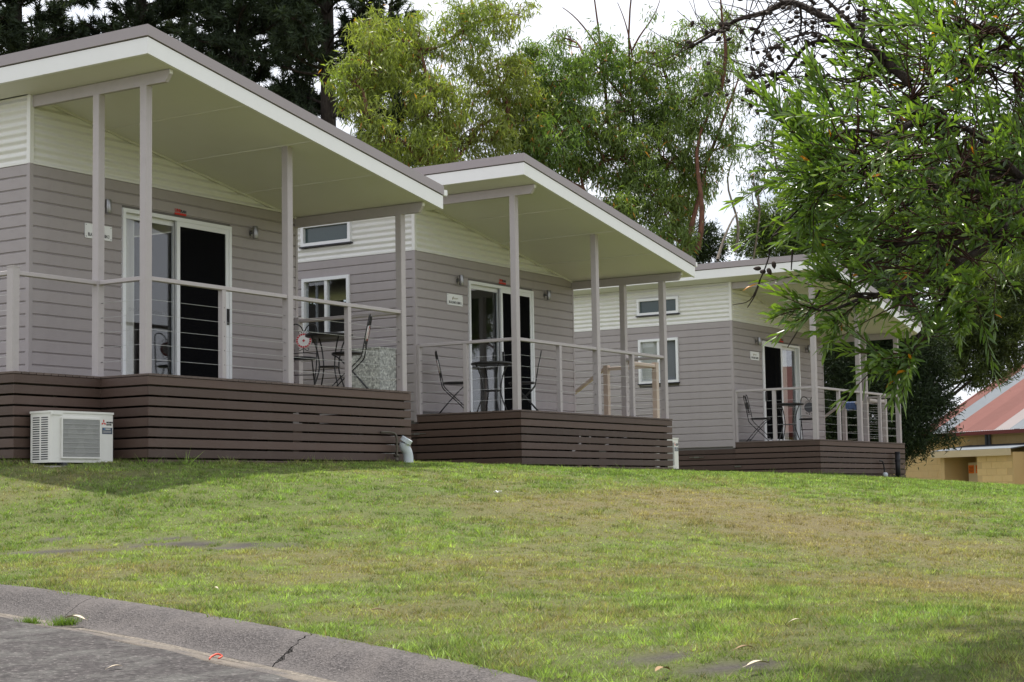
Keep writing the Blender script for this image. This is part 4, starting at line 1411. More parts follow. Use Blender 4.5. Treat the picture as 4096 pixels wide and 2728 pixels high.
def make_ac(root, w_=0.83, d_=0.33, h_=0.495):
    """outdoor unit: front on -y, louvred end on -x; origin at ground, centre"""
    z0 = 0.07
    mb = MB(); mb.cbox(-w_ / 2, -d_ / 2, z0, w_ / 2, d_ / 2, z0 + h_, 0.02)
    mb.build('casing', 'ac_white', root)
    mb = MB(); mb.cbox(-w_ / 2 - 0.008, -d_ / 2 - 0.008, z0 + h_ + 0.0005, w_ / 2 + 0.008, d_ / 2 + 0.008, z0 + h_ + 0.022, 0.022)
    mb.cbox(-w_ / 2 - 0.012, -d_ / 2 - 0.010, z0 + h_ - 0.02, -w_ / 2 + 0.14, -d_ / 2 - 0.0005, z0 + h_ + 0.0003, 0.004)
    mb.build('lid', 'ac_white', root)
    # fan grille
    gx0, gx1, gz0, gz1, yf = -w_ / 2 + 0.115, w_ / 2 - 0.20, z0 + 0.04, z0 + h_ - 0.045, -d_ / 2
    mb = MB()
    for a, b, c_, e in ((gx0, gx0 + 0.015, gz0, gz1), (gx1 - 0.015, gx1, gz0, gz1), (gx0 + 0.015, gx1 - 0.015, gz0, gz0 + 0.015), (gx0 + 0.015, gx1 - 0.015, gz1 - 0.015, gz1)):
        mb.box(a, yf - 0.022, c_, b, yf - 0.0005, e)
    fan = mb.build('fan_guard', 'ac_white', root)
    mb = MB(); mb.box(gx0 + 0.015, yf - 0.004, gz0 + 0.015, gx1 - 0.015, yf - 0.0008, gz1 - 0.015); mb.build('fan_recess', 'ac_dark', fan)
    mb = MB()
    cx, cz = (gx0 + gx1) / 2, (gz0 + gz1) / 2
    for k_ in range(3):
        a0_ = k_ * 2.094
        pts = [(cx + rr * math.cos(a0_ + da), yf - 0.006 - 0.0015 * q, cz + rr * math.sin(a0_ + da)) for q, (rr, da) in enumerate(((0.03, 0), (0.17, 0.05), (0.19, 0.5), (0.17, 0.95), (0.05, 1.0)))]
        mb.add(pts, [(0, 1, 2, 3, 4)])
    mb.lathe([(0.045, -0.014), (0.045, -0.005)], (cx, yf, cz), 16, 'y'); mb.build('fan_blades', 'ac_grille', fan)
    mb = MB()
    nx = 56
    for k_ in range(1, nx):
        xx = gx0 + 0.015 + (gx1 - gx0 - 0.03) * k_ / nx
        mb.box(xx - 0.0024, yf - 0.020, gz0 + 0.015, xx + 0.0024, yf - 0.017, gz1 - 0.015)
    for k_ in range(1, 8):
        zz = gz0 + 0.015 + (gz1 - gz0 - 0.03) * k_ / 8
        mb.box(gx0 + 0.015, yf - 0.024, zz - 0.0025, gx1 - 0.015, yf - 0.0202, zz + 0.0025)
    mb.build('guard_wires', 'ac_grille', fan)
    # louvres in the end
    for col_ in (0, 1):
        for r_ in range(19):
            mb = MB()
            y0 = -d_ / 2 + 0.05 + col_ * 0.125
            zz = z0 + 0.03 + r_ * 0.0230
            mb.cbox(-w_ / 2 - 0.001, y0, zz, -w_ / 2 + 0.004, y0 + 0.105, zz + 0.012, 0.0055, 0)
            mb.build('louvre_slot', 'ac_dark', root)
    # badge: three red rhombs and the maker's name
    mb = MB()
    bx_, bz_, s_ = w_ / 2 - 0.145, z0 + h_ - 0.085, 0.021
    for an in (90, 210, 330):
        a_ = math.radians(an)
        e1 = (math.cos(a_ - math.pi / 6), math.sin(a_ - math.pi / 6)); e2 = (math.cos(a_ + math.pi / 6), math.sin(a_ + math.pi / 6))
        q = [(0, 0), (e1[0] * s_, e1[1] * s_), ((e1[0] + e2[0]) * s_, (e1[1] + e2[1]) * s_), (e2[0] * s_, e2[1] * s_)]
        mb.add([(bx_ + p_[0], yf - 0.0015, bz_ + p_[1]) for p_ in q], [(0, 1, 2, 3)])
    mb.build('diamond_emblem', 'logo_red', root)
    link('lettering', text_mesh('mit', 'MITSUBISHI', 0.022, 'sign_ink', 0.0008, 0.085), root, (w_ / 2 - 0.065, yf - 0.0015, z0 + h_ - 0.082), (math.pi / 2, 0, 0))
    link('lettering', text_mesh('ele', 'ELECTRIC', 0.022, 'sign_ink', 0.0008, 0.070), root, (w_ / 2 - 0.073, yf - 0.0015, z0 + h_ - 0.104), (math.pi / 2, 0, 0))
    mb = MB(); mb.box(w_ / 2 - 0.165, yf - 0.0022, z0 + h_ - 0.20, w_ / 2 - 0.03, yf - 0.0003, z0 + h_ - 0.135)
    lab = mb.build('rating_label', 'ac_label', root)
    mb = MB(); mb.box(w_ / 2 - 0.145, yf - 0.0032, z0 + h_ - 0.155, w_ / 2 - 0.132, yf - 0.0024, z0 + h_ - 0.142); mb.build('label_mark', 'label_blue', lab)
    mb = MB(); mb.box(w_ / 2 - 0.125, yf - 0.0032, z0 + h_ - 0.154, w_ / 2 - 0.055, yf - 0.0024, z0 + h_ - 0.144)
    for k_ in range(3): mb.box(w_ / 2 - 0.155, yf - 0.0032, z0 + h_ - 0.170 - k_ * 0.009, w_ / 2 - 0.045, yf - 0.0024, z0 + h_ - 0.167 - k_ * 0.009)
    mb.build('label_print', 'blind_cream', lab)
    for xx in (-w_ / 2 + 0.16, w_ / 2 - 0.16):
        mb = MB(); mb.box(xx - 0.03, -d_ / 2 - 0.03, 0.035, xx + 0.03, d_ / 2 + 0.03, z0 - 0.0005); mb.build('foot', 'ac_dark', root)
    mb = MB(); mb.cbox(-w_ / 2 - 0.05, -d_ / 2 - 0.06, -0.08, w_ / 2 + 0.02, d_ / 2 + 0.06, 0.0345, 0.01); mb.build('pad', 'pad_concrete', root)


def ground_thing(num, u, v, rz, name, dz=0.0):
    x, y, zz, th = CAB[num]
    px, py = cab_pt(num, u, v)
    return empty(name, (px, py, gz1(px, py) + dz), math.pi / 2 - th + rz)


a_ = ground_thing(3, -0.615, -1.335, math.radians(-2.0), 'air_conditioner', -0.078); make_ac(a_)
tag(a_, 'cream outdoor air conditioning unit standing in the corner of the brown slats before cabin 3', 'air conditioner', 'outdoor air conditioning units')
a_ = ground_thing(2, 5.11, -1.295, 0, 'air_conditioner', -0.02); make_ac(a_)
tag(a_, 'outdoor air conditioning unit half hidden behind the deck end of cabin 2', 'air conditioner', 'outdoor air conditioning units')

# galvanised locker against the window wall of the middle cabin
g_ = ground_thing(2, -0.24, 0.62, 0, 'metal_locker', -0.05)
hh = (CAB[2][2] + ZC + 0.985) - g_.location.z
mb = MB(); mb.cbox(-0.20, -0.29, 0, 0.20, 0.29, hh - 0.02, 0.006); mb.build('body', 'galv_box', g_)
mb = MB(); mb.cbox(-0.21, -0.30, hh - 0.0195, 0.21, 0.30, hh, 0.006); mb.build('lid', 'galv_box', g_)
mb = MB(); mb.box(-0.2015, -0.27, 0.3, -0.2005, 0.27, hh - 0.06); mb.build('door_panel', 'galv_box', g_)
tag(g_, 'speckled galvanised metal locker against the window wall of cabin 2', 'locker')

# gully pipe with tap at the corner of the near deck
g_ = ground_thing(3, 4.33, -1.94, 0, 'gully_pipe', -0.06)
mb = MB(); mb.tube(curve([(0.05, 0.0, -0.02), (0.05, 0.0, 0.10), (0.03, 0.0, 0.19), (-0.02, 0.01, 0.26), (-0.03, 0.0, 0.31)], 5), [0.062] * 21, 14); mb.build('pipe_bend', 'pvc', g_, True)
mb = MB(); mb.lathe([(0.062, 0.0), (0.074, 0.004), (0.074, 0.055), (0.066, 0.060), (0.0, 0.062)], (0, 0, 0), 18)
o_ = mb.build('inspection_cap', 'pvc', g_, False); o_.location = (-0.03, -0.01, 0.31); o_.rotation_euler = (math.radians(28), math.radians(16), 0)
mb = MB(); mb.tube(curve([(-0.16, 0.03, -0.02), (-0.15, 0.03, 0.2), (-0.155, 0.03, 0.38), (-0.20, 0.06, 0.43), (-0.36, 0.12, 0.435)], 5), 0.013, 8); mb.build('water_pipe', 'brass', g_, True)
mb = MB(); mb.lathe([(0.0, 0.0), (0.022, 0.0), (0.022, 0.05), (0.0, 0.05)], (-0.155, 0.03, 0.07), 10); mb.lathe([(0.0, 0), (0.018, 0), (0.018, 0.07), (0, 0.07)], (-0.15, 0.0, 0.15), 10, 'y'); mb.build('tap', 'brass', g_, True)
tag(g_, 'pale grey plastic gully pipe with tilted cap and water tap at the deck corner', 'pipe')

g_ = ground_thing(1, 3.90, -1.90, 0, 'drain_stack', -0.05)
mb = MB(); mb.tube([(0, 0, 0), (0, 0, 0.60)], 0.052, 14); mb.build('stack', 'black_pipe', g_, True)
mb = MB(); mb.lathe([(0.06, 0.0), (0.06, 0.05)], (0, 0, 0.40), 14); mb.lathe([(0.058, 0.0), (0.058, 0.03)], (0, 0, 0.585), 14); mb.build('collar', 'black_pipe', g_)
tag(g_, 'black upright drain pipe before the slats of cabin 1', 'pipe')
g_ = ground_thing(1, 3.15, -1.90, 0, 'garden_tap', -0.03)
mb = MB(); mb.tube(curve([(0, 0.02, 0), (0, 0.02, 0.22), (-0.05, 0.03, 0.36), (-0.14, 0.06, 0.38)], 5), 0.014, 8); mb.build('standpipe', 'black_pipe', g_, True)
mb = MB(); mb.lathe([(0, 0), (0.05, 0), (0.055, 0.09), (0.03, 0.12), (0, 0.12)], (0, 0, 0.02), 12); mb.build('tap_cover', 'pvc', g_, True)
mb = MB(); mb.tube([(0.02, 0, 0.05), (0.16, -0.03, 0.04)], 0.022, 8); mb.build('spout', 'black_pipe', g_, True)
tag(g_, 'garden tap with bent black pipe and pale cover beside the drain pipe', 'tap')


# ------------------------------------------------------------------ yellow block building beyond the crest
def yellow_building():
    D0 = 52.0
    p = at(4095, 1713, D0)
    ex = Vector((-0.5, 0.866, 0)); sx = Vector((0.866, 0.5, 0))      # along the eave, up the roof (plan)
    rz = math.atan2(ex.y, ex.x)
    zg = -1.3
    root = empty('block_building', (p.x, p.y, zg), rz)
    tag(root, 'yellow painted block building with patched red and grey iron roof beyond the crest', 'building')
    # local: x along eave (away, left), -y up the roof ; +y is ... sx in local = rotate by -rz
    ca, sa = math.cos(-rz), math.sin(-rz)
    sl = (sx.x * ca - sx.y * sa, sx.x * sa + sx.y * ca)
    S = 1 if sl[1] > 0 else -1                                        # local y sign that runs up the roof
    ze = p.z - zg
    X0, X1, DEP, RP = -9.0, 4.35, 9.0, math.tan(math.radians(27))
    wy = 0.55                                                         # wall set back from the eave
    mb = MB()
    mb.box(X0, S * (wy + 0.012), 0, X1 + 3.5, S * (DEP - wy), ze - 0.05)
    wall = mb.build('wall', 'mortar_yellow', root)
    BH, BLN = 0.20, 0.40
    me_b = cached('blk', lambda: _block(BLN - 0.005, BH - 0.005, S))
    me_h = cached('blkh', lambda: _block(BLN / 2 - 0.008, BH - 0.008, S))
    nrow_ = int((ze - 0.10) / BH)
    cnt = 0
    for r_ in range(nrow_ - 1, nrow_ - 12, -1):                       # courses that can be told apart
        xx = X1 + 3.5
        off = (r_ % 2) * BLN / 2
        first = True
        while xx > -3.2:
            l = BLN / 2 if (first and off) else BLN
            first = False
            link('block', me_h if l < 0.3 else me_b, wall, (xx - l, S * wy, r_ * BH))
            xx -= l
            cnt += 1
    # roof sheets
    mb = MB()
    RL = DEP / 2 / math.cos(math.atan(RP)) 
    mb.add([(X0, 0, ze), (X1, 0, ze), (X1, S * DEP / 2, ze + RP * DEP / 2), (X0, S * DEP / 2, ze + RP * DEP / 2), (X0, S * DEP, ze), (X1, S * DEP, ze)], [(0, 1, 2, 3), (3, 2, 5, 4)])
    roof = mb.build('roof', 'roof_red', root)
    sheets = {0: 'roof_red', 1: 'roof_galv', 2: 'roof_red', 3: 'roof_red', 4: 'roof_red', 5: 'roof_pale', 6: 'roof_galv', 7: 'roof_red'}
    SW = 0.76
    k_ = 0
    xx = X1
    order = ['roof_red', 'roof_galv', 'roof_red', 'roof_red', 'roof_red', 'roof_pale', 'roof_galv', 'roof_red', 'roof_red', 'roof_red', 'roof_galv', 'roof_red', 'roof_red', 'roof_red', 'roof_red', 'roof_red', 'roof_red']
    wid = [0.5, 0.7, 0.76, 0.76, 0.5, 0.62, 0.62, 0.76] + [0.76] * 12
    while xx > X0 + 0.3 and k_ < len(order):
        a = max(X0, xx - wid[k_])
        me = _iron_sheet(xx - a, DEP / 2 + 0.02, RP, S, order[k_])
        link('roof_sheet', me, roof, (a, 0, ze + 0.004))
        xx = a
        k_ += 1
    mb = MB(); mb.hexa([(X1 - 0.02, S * -0.03, ze - 0.14), (X1 + 0.05, S * -0.03, ze - 0.14), (X1 + 0.05, S * DEP / 2, ze - 0.14 + RP * DEP / 2), (X1 - 0.02, S * DEP / 2, ze - 0.14 + RP * DEP / 2),
                         (X1 - 0.02, S * -0.03, ze + 0.05), (X1 + 0.05, S * -0.03, ze + 0.05), (X1 + 0.05, S * DEP / 2, ze + 0.05 + RP * DEP / 2), (X1 - 0.02, S * DEP / 2, ze + 0.05 + RP * DEP / 2)])
    mb.build('verge_trim', 'gutter_red', roof)
    mb = MB(); mb.box(X0, S * -0.13, ze - 0.13, X1 + 0.04, S * -0.002, ze - 0.015); mb.build('gutter', 'gutter_red', roof)
    mb = MB()
    for a in (1.9, 2.03): mb.tube([(a, S * (wy - 0.05), ze - 0.5), (a, S * (wy - 0.05), ze - 0.10)], 0.045, 8)
    mb.build('vent_pipe', 'roof_galv', roof)
    # lean-to annex: ax0 near (right in photo) .. ax1 far
    ax_mid, ax1, ax0, dep = 1.20, 2.9, -0.25, 1.3
    za = ze - 0.60
    mb = MB(); mb.box(ax0, S * (wy - dep), 0, ax_mid, S * (wy - dep + 0.18), za - 0.1); mb.box(ax0, S * (wy - dep + 0.18), 0, ax0 + 0.18, S * (wy - 0.013), za - 0.1)
    mb.box(ax_mid - 0.15, S * (wy - dep + 0.18), 0, ax_mid, S * (wy - 0.4), za - 0.1)
    mb.box(ax1 - 0.32, S * (wy - dep), 0, ax1 - 0.16, S * (wy - 0.013), za - 0.1)
    lean = mb.build('annex_wall', 'mortar_yellow', root)
    me_a = cached('blka', lambda: _block(BLN - 0.008, BH - 0.008, S))
    for r_ in range(int((za - 0.1) / BH) - 1, 2, -1):
        xx = ax_mid - (r_ % 2) * 0.2
        while xx - BLN >= ax0 - 1e-6:
            link('block', me_a, lean, (xx - BLN, S * (wy - dep - 0.012), r_ * BH)); xx -= BLN
    mb = MB(); mb.hexa([(ax0 - 0.1, S * (wy - dep - 0.2), za - 0.02), (ax1, S * (wy - dep - 0.2), za - 0.02), (ax1, S * (wy - 0.014), za + 0.16), (ax0 - 0.1, S * (wy - 0.014), za + 0.16),
                         (ax0 - 0.1, S * (wy - dep - 0.2), za + 0.01), (ax1, S * (wy - dep - 0.2), za + 0.01), (ax1, S * (wy - 0.014), za + 0.19), (ax0 - 0.1, S * (wy - 0.014), za + 0.19)])
    mb.build('annex_roof', 'roof_galv', root)
    mb = MB(); mb.box(ax0 - 0.12, S * (wy - dep - 0.225), za - 0.20, ax1 + 0.02, S * (wy - dep - 0.201), za + 0.0); mb.box(ax1, S * (wy - dep - 0.20), za - 0.18, ax1 + 0.02, S * (wy - 0.014), za + 0.02); mb.build('annex_fascia', 'cream_box', root)
    mb = MB(); mb.cbox(1.5, S * (wy - 0.55), za - 1.9, 2.34, S * (wy - 0.05), za - 0.36, 0.01) if S > 0 else mb.cbox(1.5, S * (wy - 0.05), za - 1.9, 2.34, S * (wy - 0.55), za - 0.36, 0.01)
    cab = mb.build('switch_cabinet', 'cream_box', root)
    for a, b in ((2.09, 2.32), (1.84, 2.02)):
        mb = MB(); mb.box(a, S * (wy - 0.556), za - 0.69, b, S * (wy - 0.5505), za - 0.44); mb.build('warning_sign', 'orange_sign', cab)
        mb = MB()
        for q in range(4): mb.box(a + 0.03, S * (wy - 0.560), za - 0.51 - q * 0.045, b - 0.03 - 0.03 * (q % 2), S * (wy - 0.5565), za - 0.497 - q * 0.045)
        mb.build('sign_print', 'gutter_red', cab)
    return root


def _block(l, h, S):
    mb = MB(); mb.cbox(0.004, min(0, S * 0.02), 0.004, l, max(0, S * 0.02), h, 0.004, 1)
    return mb.mesh('block', 'block_yellow')


def _iron_sheet(w_, run, rp, S, mat):
    mb = MB()
    n = max(6, int(w_ / 0.019))
    vs = []
    for j in (0, 1):
        for i in range(n + 1):
            x_ = w_ * i / n
            d_ = 0.010 * (1 + math.sin(2 * math.pi * x_ / 0.076))
            vs.append((x_, S * (-0.06 + j * run), -0.06 * rp + j * run * rp + 0.012 + d_))
    mb.add(vs, [(i, i + 1, n + 2 + i, n + 1 + i) if S > 0 else (i, n + 1 + i, n + 2 + i, i + 1) for i in range(n)])
    return mb.mesh('roof_sheet', mat, True)


yb = yellow_building()


# ------------------------------------------------------------------ small things on the ground
def litter(px, py, name, mat, label, size, shape, cat, z=0.0, road_side=False):
    if road_side:
        # on the gutter or asphalt: find the depth where the sight line meets the kerb profile
        best = None
        for d_ in np.arange(6.0, 12.0, 0.02):
            q = at(px, py, d_)
            s_, i_ = kerb_side([q.x], [q.y])
            t_ = -s_[0]
            if 0.29 <= t_ <= 3.0:
                h = K[i_[0], 2] - (0.119 if t_ < 0.44 else 0.110 + 0.055 * (t_ - 0.43))
                e = abs(q.z - h)
                if best is None or e < best[0]: best = (e, q.x, q.y, h)
        x, y, zz = best[1:]
    else:
        x, y, zz = on_lawn(px, py)
        zz += 0.022
    root = empty(name, (x, y, zz + z), random.uniform(0, 6.28))
    mb = MB()
    if shape == 'leaf':
        n = 9
        vs = []
        for i in range(n):
            f_ = i / (n - 1)
            w_ = size * 0.16 * math.sin(math.pi * min(1, f_ * 0.94 + 0.04)) ** 0.8
            zz_ = 0.012 + 0.10 * size * math.sin(f_ * 3.0)
            x_ = (f_ - 0.5) * size
            vs += [(x_, -w_, zz_ + w_ * 0.35), (x_, 0, zz_), (x_, w_, zz_ + w_ * 0.35)]
        mb.add(vs, [(i * 3 + j, (i + 1) * 3 + j, (i + 1) * 3 + j + 1, i * 3 + j + 1) for i in range(n - 1) for j in (0, 1)])
        mb.add(vs, [(i * 3 + j, i * 3 + j + 1, (i + 1) * 3 + j + 1, (i + 1) * 3 + j) for i in range(0)] or [])
        mb.build('blade', mat, root, True)
        mb = MB(); mb.tube([(-0.5 * size, 0, 0.012), (-0.68 * size, 0.02 * size, 0.006)], 0.0012, 5); mb.build('stalk', mat, root)
    elif shape == 'crumple':
        rr = random.Random(5)
        n = 7
        P = [[((i / n - 0.5) * size, (j / n - 0.5) * size * 0.7, 0.01 + rr.uniform(0, 0.5) * size * 0.6) for j in range(n + 1)] for i in range(n + 1)]
        mb.add([q for r_ in P for q in r_], [(i * (n + 1) + j, (i + 1) * (n + 1) + j, (i + 1) * (n + 1) + j + 1, i * (n + 1) + j + 1) for i in range(n) for j in range(n)])
        mb.build('sheet', mat, root)
    elif shape == 'strip':
        pts = curve([(-0.5 * size, 0, 0.012), (-0.2 * size, 0.16 * size, 0.02), (0.25 * size, 0.1 * size, 0.03), (0.5 * size, -0.05 * size, 0.02), (0.1 * size, -0.16 * size, 0.012)], 5)
        mb.tube(pts, 0.0045, 6); mb.build('loop', mat, root, True)
    tag(root, label, cat)
    return root


litter(1992, 1985, 'paper_scrap', 'litter_white', 'crumpled white paper scrap on the lawn before cabin 2', 0.075, 'crumple', 'litter')
litter(862, 2645, 'plastic_strip', 'plastic_red', 'looped red plastic strip lying at the gutter edge', 0.075, 'strip', 'litter', 0, True)
LL = 'fallen leaves on the lawn and road'
for px, py, mat, sz, lb in ((2650, 2722, 'dead_leaf', 0.10, 'curled dark brown leaf on the lawn beside the bare patches'), (3035, 2700, 'dead_leaf_pale', 0.10, 'long pale leaf on the lawn beyond the bare patches'),
                            (1510, 2474, 'dead_leaf', 0.09, 'brown leaf arched on the dry grass above the kerb'), (860, 2378, 'dead_leaf_pale', 0.06, 'pale leaf on the grass near the kerb'),
                            (2980, 2630, 'dead_leaf', 0.08, 'dark thin leaf in the green grass'), (1190, 2165, 'dead_leaf', 0.07, 'small dark leaf on the sunlit bank'),
                            (3190, 2515, 'dead_leaf_pale', 0.06, 'straw pale leaf on the green bank')):
    tag(litter(px, py, 'fallen_leaf', mat, lb, sz, 'leaf', 'leaf'), group=LL)
tag(litter(298, 2458, 'fallen_leaf', 'dead_leaf_pale', 'large pale curled leaf standing in the gutter weed', 0.13, 'leaf', 'leaf', 0.03, True), group=LL)
tag(litter(465, 2680, 'fallen_leaf', 'dead_leaf_pale', 'narrow pale leaf lying on the asphalt', 0.07, 'leaf', 'leaf', 0, True), group=LL)


def weed(px, py, size, label):
    r_ = litter(px, py, 'gutter_weed', 'dead_leaf', label, 0.02, 'none', 'weed', 0, True)
    n = int(260 * size / 0.1)
    rr = np.random.default_rng(int(px))
    bx_, by_ = rr.normal(0, size * 0.42, n), rr.normal(0, size * 0.22, n)
    h = rr.uniform(0.25, 0.6, n) * size
    la = rr.uniform(0, 6.28, n); le = rr.uniform(0.3, 1.0, n) * h
    w_ = 0.0022
    an = rr.uniform(0, 6.28, n)
    p0 = np.stack([bx_ - np.cos(an) * w_, by_ - np.sin(an) * w_, np.zeros(n)], 1); p1 = np.stack([bx_ + np.cos(an) * w_, by_ + np.sin(an) * w_, np.zeros(n)], 1)
    p2 = np.stack([bx_ + np.cos(la) * le, by_ + np.sin(la) * le, h], 1)
    V = np.stack([p0, p1, p2], 1).reshape(-1, 3)
    C = np.repeat(np.array((0.13, 0.21, 0.035))[None] * rr.uniform(0.7, 1.4, n)[:, None], 3, 0)
    link('blades', np_mesh('blades', V, np.arange(3 * n).reshape(-1, 3), 'grass_blade', C), r_)


weed(262, 2478, 0.105, 'bright green weed tuft growing in the gutter joint')
weed(120, 2495, 0.08, 'low green weed at the asphalt edge')


# ------------------------------------------------------------------ trees
def unit(a):
    return a / np.maximum(np.linalg.norm(a, axis=-1, keepdims=True), 1e-9)


def leaves_mesh(name, P, Dv, L, Wd, col, mat, rng, near=False, droop=0.25):
    """one blade per point: base P, direction Dv, length L, width Wd"""
    n = len(P)
    D_ = unit(Dv)
    rnd = unit(rng.normal(size=(n, 3)))
    S_ = unit(np.cross(D_, rnd))
    U_ = np.cross(S_, D_)
    L = L[:, None]; Wd = Wd[:, None]
    if near is None:
        e = P + D_ * L + np.array((0, 0, -1.0)) * L * droop * rng.uniform(0, 1, (n, 1))
        V = np.stack([P + S_ * Wd * 0.5, P - S_ * Wd * 0.5, e], 1).reshape(-1, 3)
        return np_mesh(name, V, np.arange(3 * n).reshape(-1, 3), mat, np.repeat(col, 3, 0))
    if not near:
        a = P; b = P + D_ * L * 0.45 + S_ * Wd * 0.5; c_ = P + D_ * L * 0.45 - S_ * Wd * 0.5
        e = P + D_ * L + np.array((0, 0, -1.0)) * L * droop * rng.uniform(0, 1, (n, 1))
        V = np.stack([a, b, e, c_], 1).reshape(-1, 3)
        i = np.arange(n)[:, None] * 4
        F = i + np.array([[0, 1, 2, 3]])
        C = np.repeat(col, 4, 0)
        return np_mesh(name, V, F, mat, C)
    bend = U_ * L * rng.uniform(-0.14, 0.10, (n, 1))
    fold = U_ * Wd * 0.22
    m1 = P + D_ * L * 0.30 + bend * 0.5; m2 = P + D_ * L * 0.68 + bend * 0.9
    tip = P + D_ * L + bend * 0.7 + np.array((0, 0, -1.0)) * L * droop * rng.uniform(0, 0.6, (n, 1))
    V = np.stack([P, m1 + S_ * Wd * 0.42 + fold, m1, m1 - S_ * Wd * 0.42 + fold, m2 + S_ * Wd * 0.46 + fold, m2, m2 - S_ * Wd * 0.46 + fold, tip], 1).reshape(-1, 3)
    i = np.arange(n)[:, None] * 8
    T = np.array([[0, 2, 1], [0, 3, 2], [1, 2, 5], [1, 5, 4], [2, 3, 6], [2, 6, 5], [4, 5, 7], [5, 6, 7]])
    F = (i[:, None, :] + T[None]).reshape(-1, 3)
    C = np.repeat(col, 8, 0)
    return np_mesh(name, V, F, mat, C, smooth=True)


def limb(mb, p0, p1, r0, r1, rng, sag=0.0, wob=0.08, n=6, sides=6):
    p0, p1 = np.array(p0, float), np.array(p1, float)
    L = np.linalg.norm(p1 - p0)
    pts, rs = [], []
    o1, o2 = rng.normal(size=3) * wob * L, rng.normal(size=3) * wob * L
    for k in range(n + 1):
        f = k / n
        q = p0 + (p1 - p0) * f + o1 * math.sin(math.pi * f) + o2 * math.sin(2 * math.pi * f) * 0.5
        q[2] += sag * L * math.sin(math.pi * f)
        pts.append(q); rs.append(r0 + (r1 - r0) * f)
    mb.tube(pts, rs, sides, cap=False)
    return pts


def in_ell(rng, n, c, r, shell=0.55):
    d = unit(rng.normal(size=(n, 3)))
    rad = rng.uniform(0, 1, (n, 1)) ** (1 / 3) * (1 - shell * 0.3) + shell * 0.3 * rng.uniform(0, 1, (n, 1))
    return np.array(c) + d * rad * np.array(r)


def eucalypt(base, clumps, seed, label, group, palette, n_leaf_per_m2=900, leaf=(0.165, 0.030), trunk_r=0.16, forks=None, bark_m='bark_red', bare=(), twig_r=0.008):
    rng = np.random.default_rng(seed)
    root = empty('gum_tree', base)
    tag(root, label, 'tree', group)
    b = np.array(base)
    mb = MB()
    forks = forks or [np.array((0, 0, 3.0))]
    fk = []
    for f in forks:
        pts = limb(mb, (0, 0, -0.2), f, trunk_r * (1.0 if len(forks) == 1 else 0.8), trunk_r * 0.6, rng, 0, 0.04, 8, 9)
        fk.append(np.array(pts[-1]))
    trunk = mb.build('trunk', bark_m, root, True)
    mbl = MB(); mbt = MB()
    P, Dv, Cc = [], [], []
    nodes = [(f, 0.0) for f in fk]
    for ci, (c_, r_, dens) in enumerate(sorted(clumps, key=lambda q: min(np.linalg.norm(np.array(q[0]) - b - f) for f in fk))):
        c_ = np.array(c_) - b
        j = min(nodes, key=lambda q: np.linalg.norm(c_ - q[0]) + 0.25 * q[1])
        pts = limb(mbl, j[0], c_, max(0.03, trunk_r * (0.42 - 0.03 * j[1])), 0.022, rng, 0.06, 0.06, 7, 6)
        nodes += [(np.array(q), j[1] + k * 0.15 + 0.3) for k, q in enumerate(pts[2:7])]
        nt_ = max(12, int(75 * dens * (r_[0] * r_[2])))
        ends = in_ell(rng, nt_, c_, r_, 0.9)
        ends = c_ + (ends - c_) * np.where(rng.uniform(0, 1, (nt_, 1)) < 0.28, rng.uniform(1.0, 1.5, (nt_, 1)), 1.0)
        sub = in_ell(rng, max(3, nt_ // 7), c_, np.array(r_) * 0.55)
        start = [np.array(pts[i]) for i in (4, 5, 6, 7)]
        mids = []
        for s in sub:
            st = start[int(rng.integers(0, 4))]
            limb(mbt, st, s, 0.022, 0.012, rng, 0.05, 0.10, 4, 4); mids.append(s)
        for e in ends:
            s = mids[int(np.argmin([np.linalg.norm(e - q) for q in mids]))]
            limb(mbt, s, e, twig_r, 0.004, rng, 0.08, 0.10, 3, 3)
        n = int(1.55 * n_leaf_per_m2 * dens * r_[0] * r_[2] * math.pi)
        k_ = rng.integers(0, nt_, n)
        base_p = ends[k_] + rng.normal(size=(n, 3)) * np.array((0.13, 0.13, 0.11))
        dr = rng.normal(size=(n, 3)) * 0.62 + np.array((0, 0, -0.8))
        tint = rng.uniform(0, 1, nt_)[k_][:, None]
        ctint = rng.uniform(0.0, 1.0)
        g = palette[0] * (1 - tint) + palette[1] * tint
        g = g * (1 - 0.35 * ctint) + palette[2] * 0.35 * ctint
        g = g * rng.uniform(0.65, 1.4, (n, 1))
        orange = rng.uniform(0, 1, n) < 0.02
        g[orange] = np.array((0.36, 0.16, 0.04))
        P.append(base_p); Dv.append(dr); Cc.append(g)
    for p0, p1, r0 in bare:
        limb(mbl, np.array(p0) - b, np.array(p1) - b, r0, r0 * 0.35, rng, 0, 0.03, 8, 6)
    mbl.build('limbs', bark_m, root, True)
    tag(mbt.build('twigs', bark_m, root, True), kind='stuff')
    P, Dv, Cc = np.concatenate(P), np.concatenate(Dv), np.concatenate(Cc)
    n = len(P)
    crown = link('crown', leaves_mesh('crown', P, Dv, rng.uniform(0.7, 1.3, n) * leaf[0], rng.uniform(0.8, 1.3, n) * leaf[1], Cc, 'leaf', rng), root)
    tag(crown, kind='stuff')
    return root


def C(px, py, d, rx, rz, dens=1.0, ry=None):
    p = at(px, py, d)
    return ((p.x, p.y, p.z), (rx, ry or (rx + rz) / 2, rz), dens)


def base_at(px, d):
    p = at(px, 1900, d)
    return (p.x, p.y, gz1(p.x, p.y))


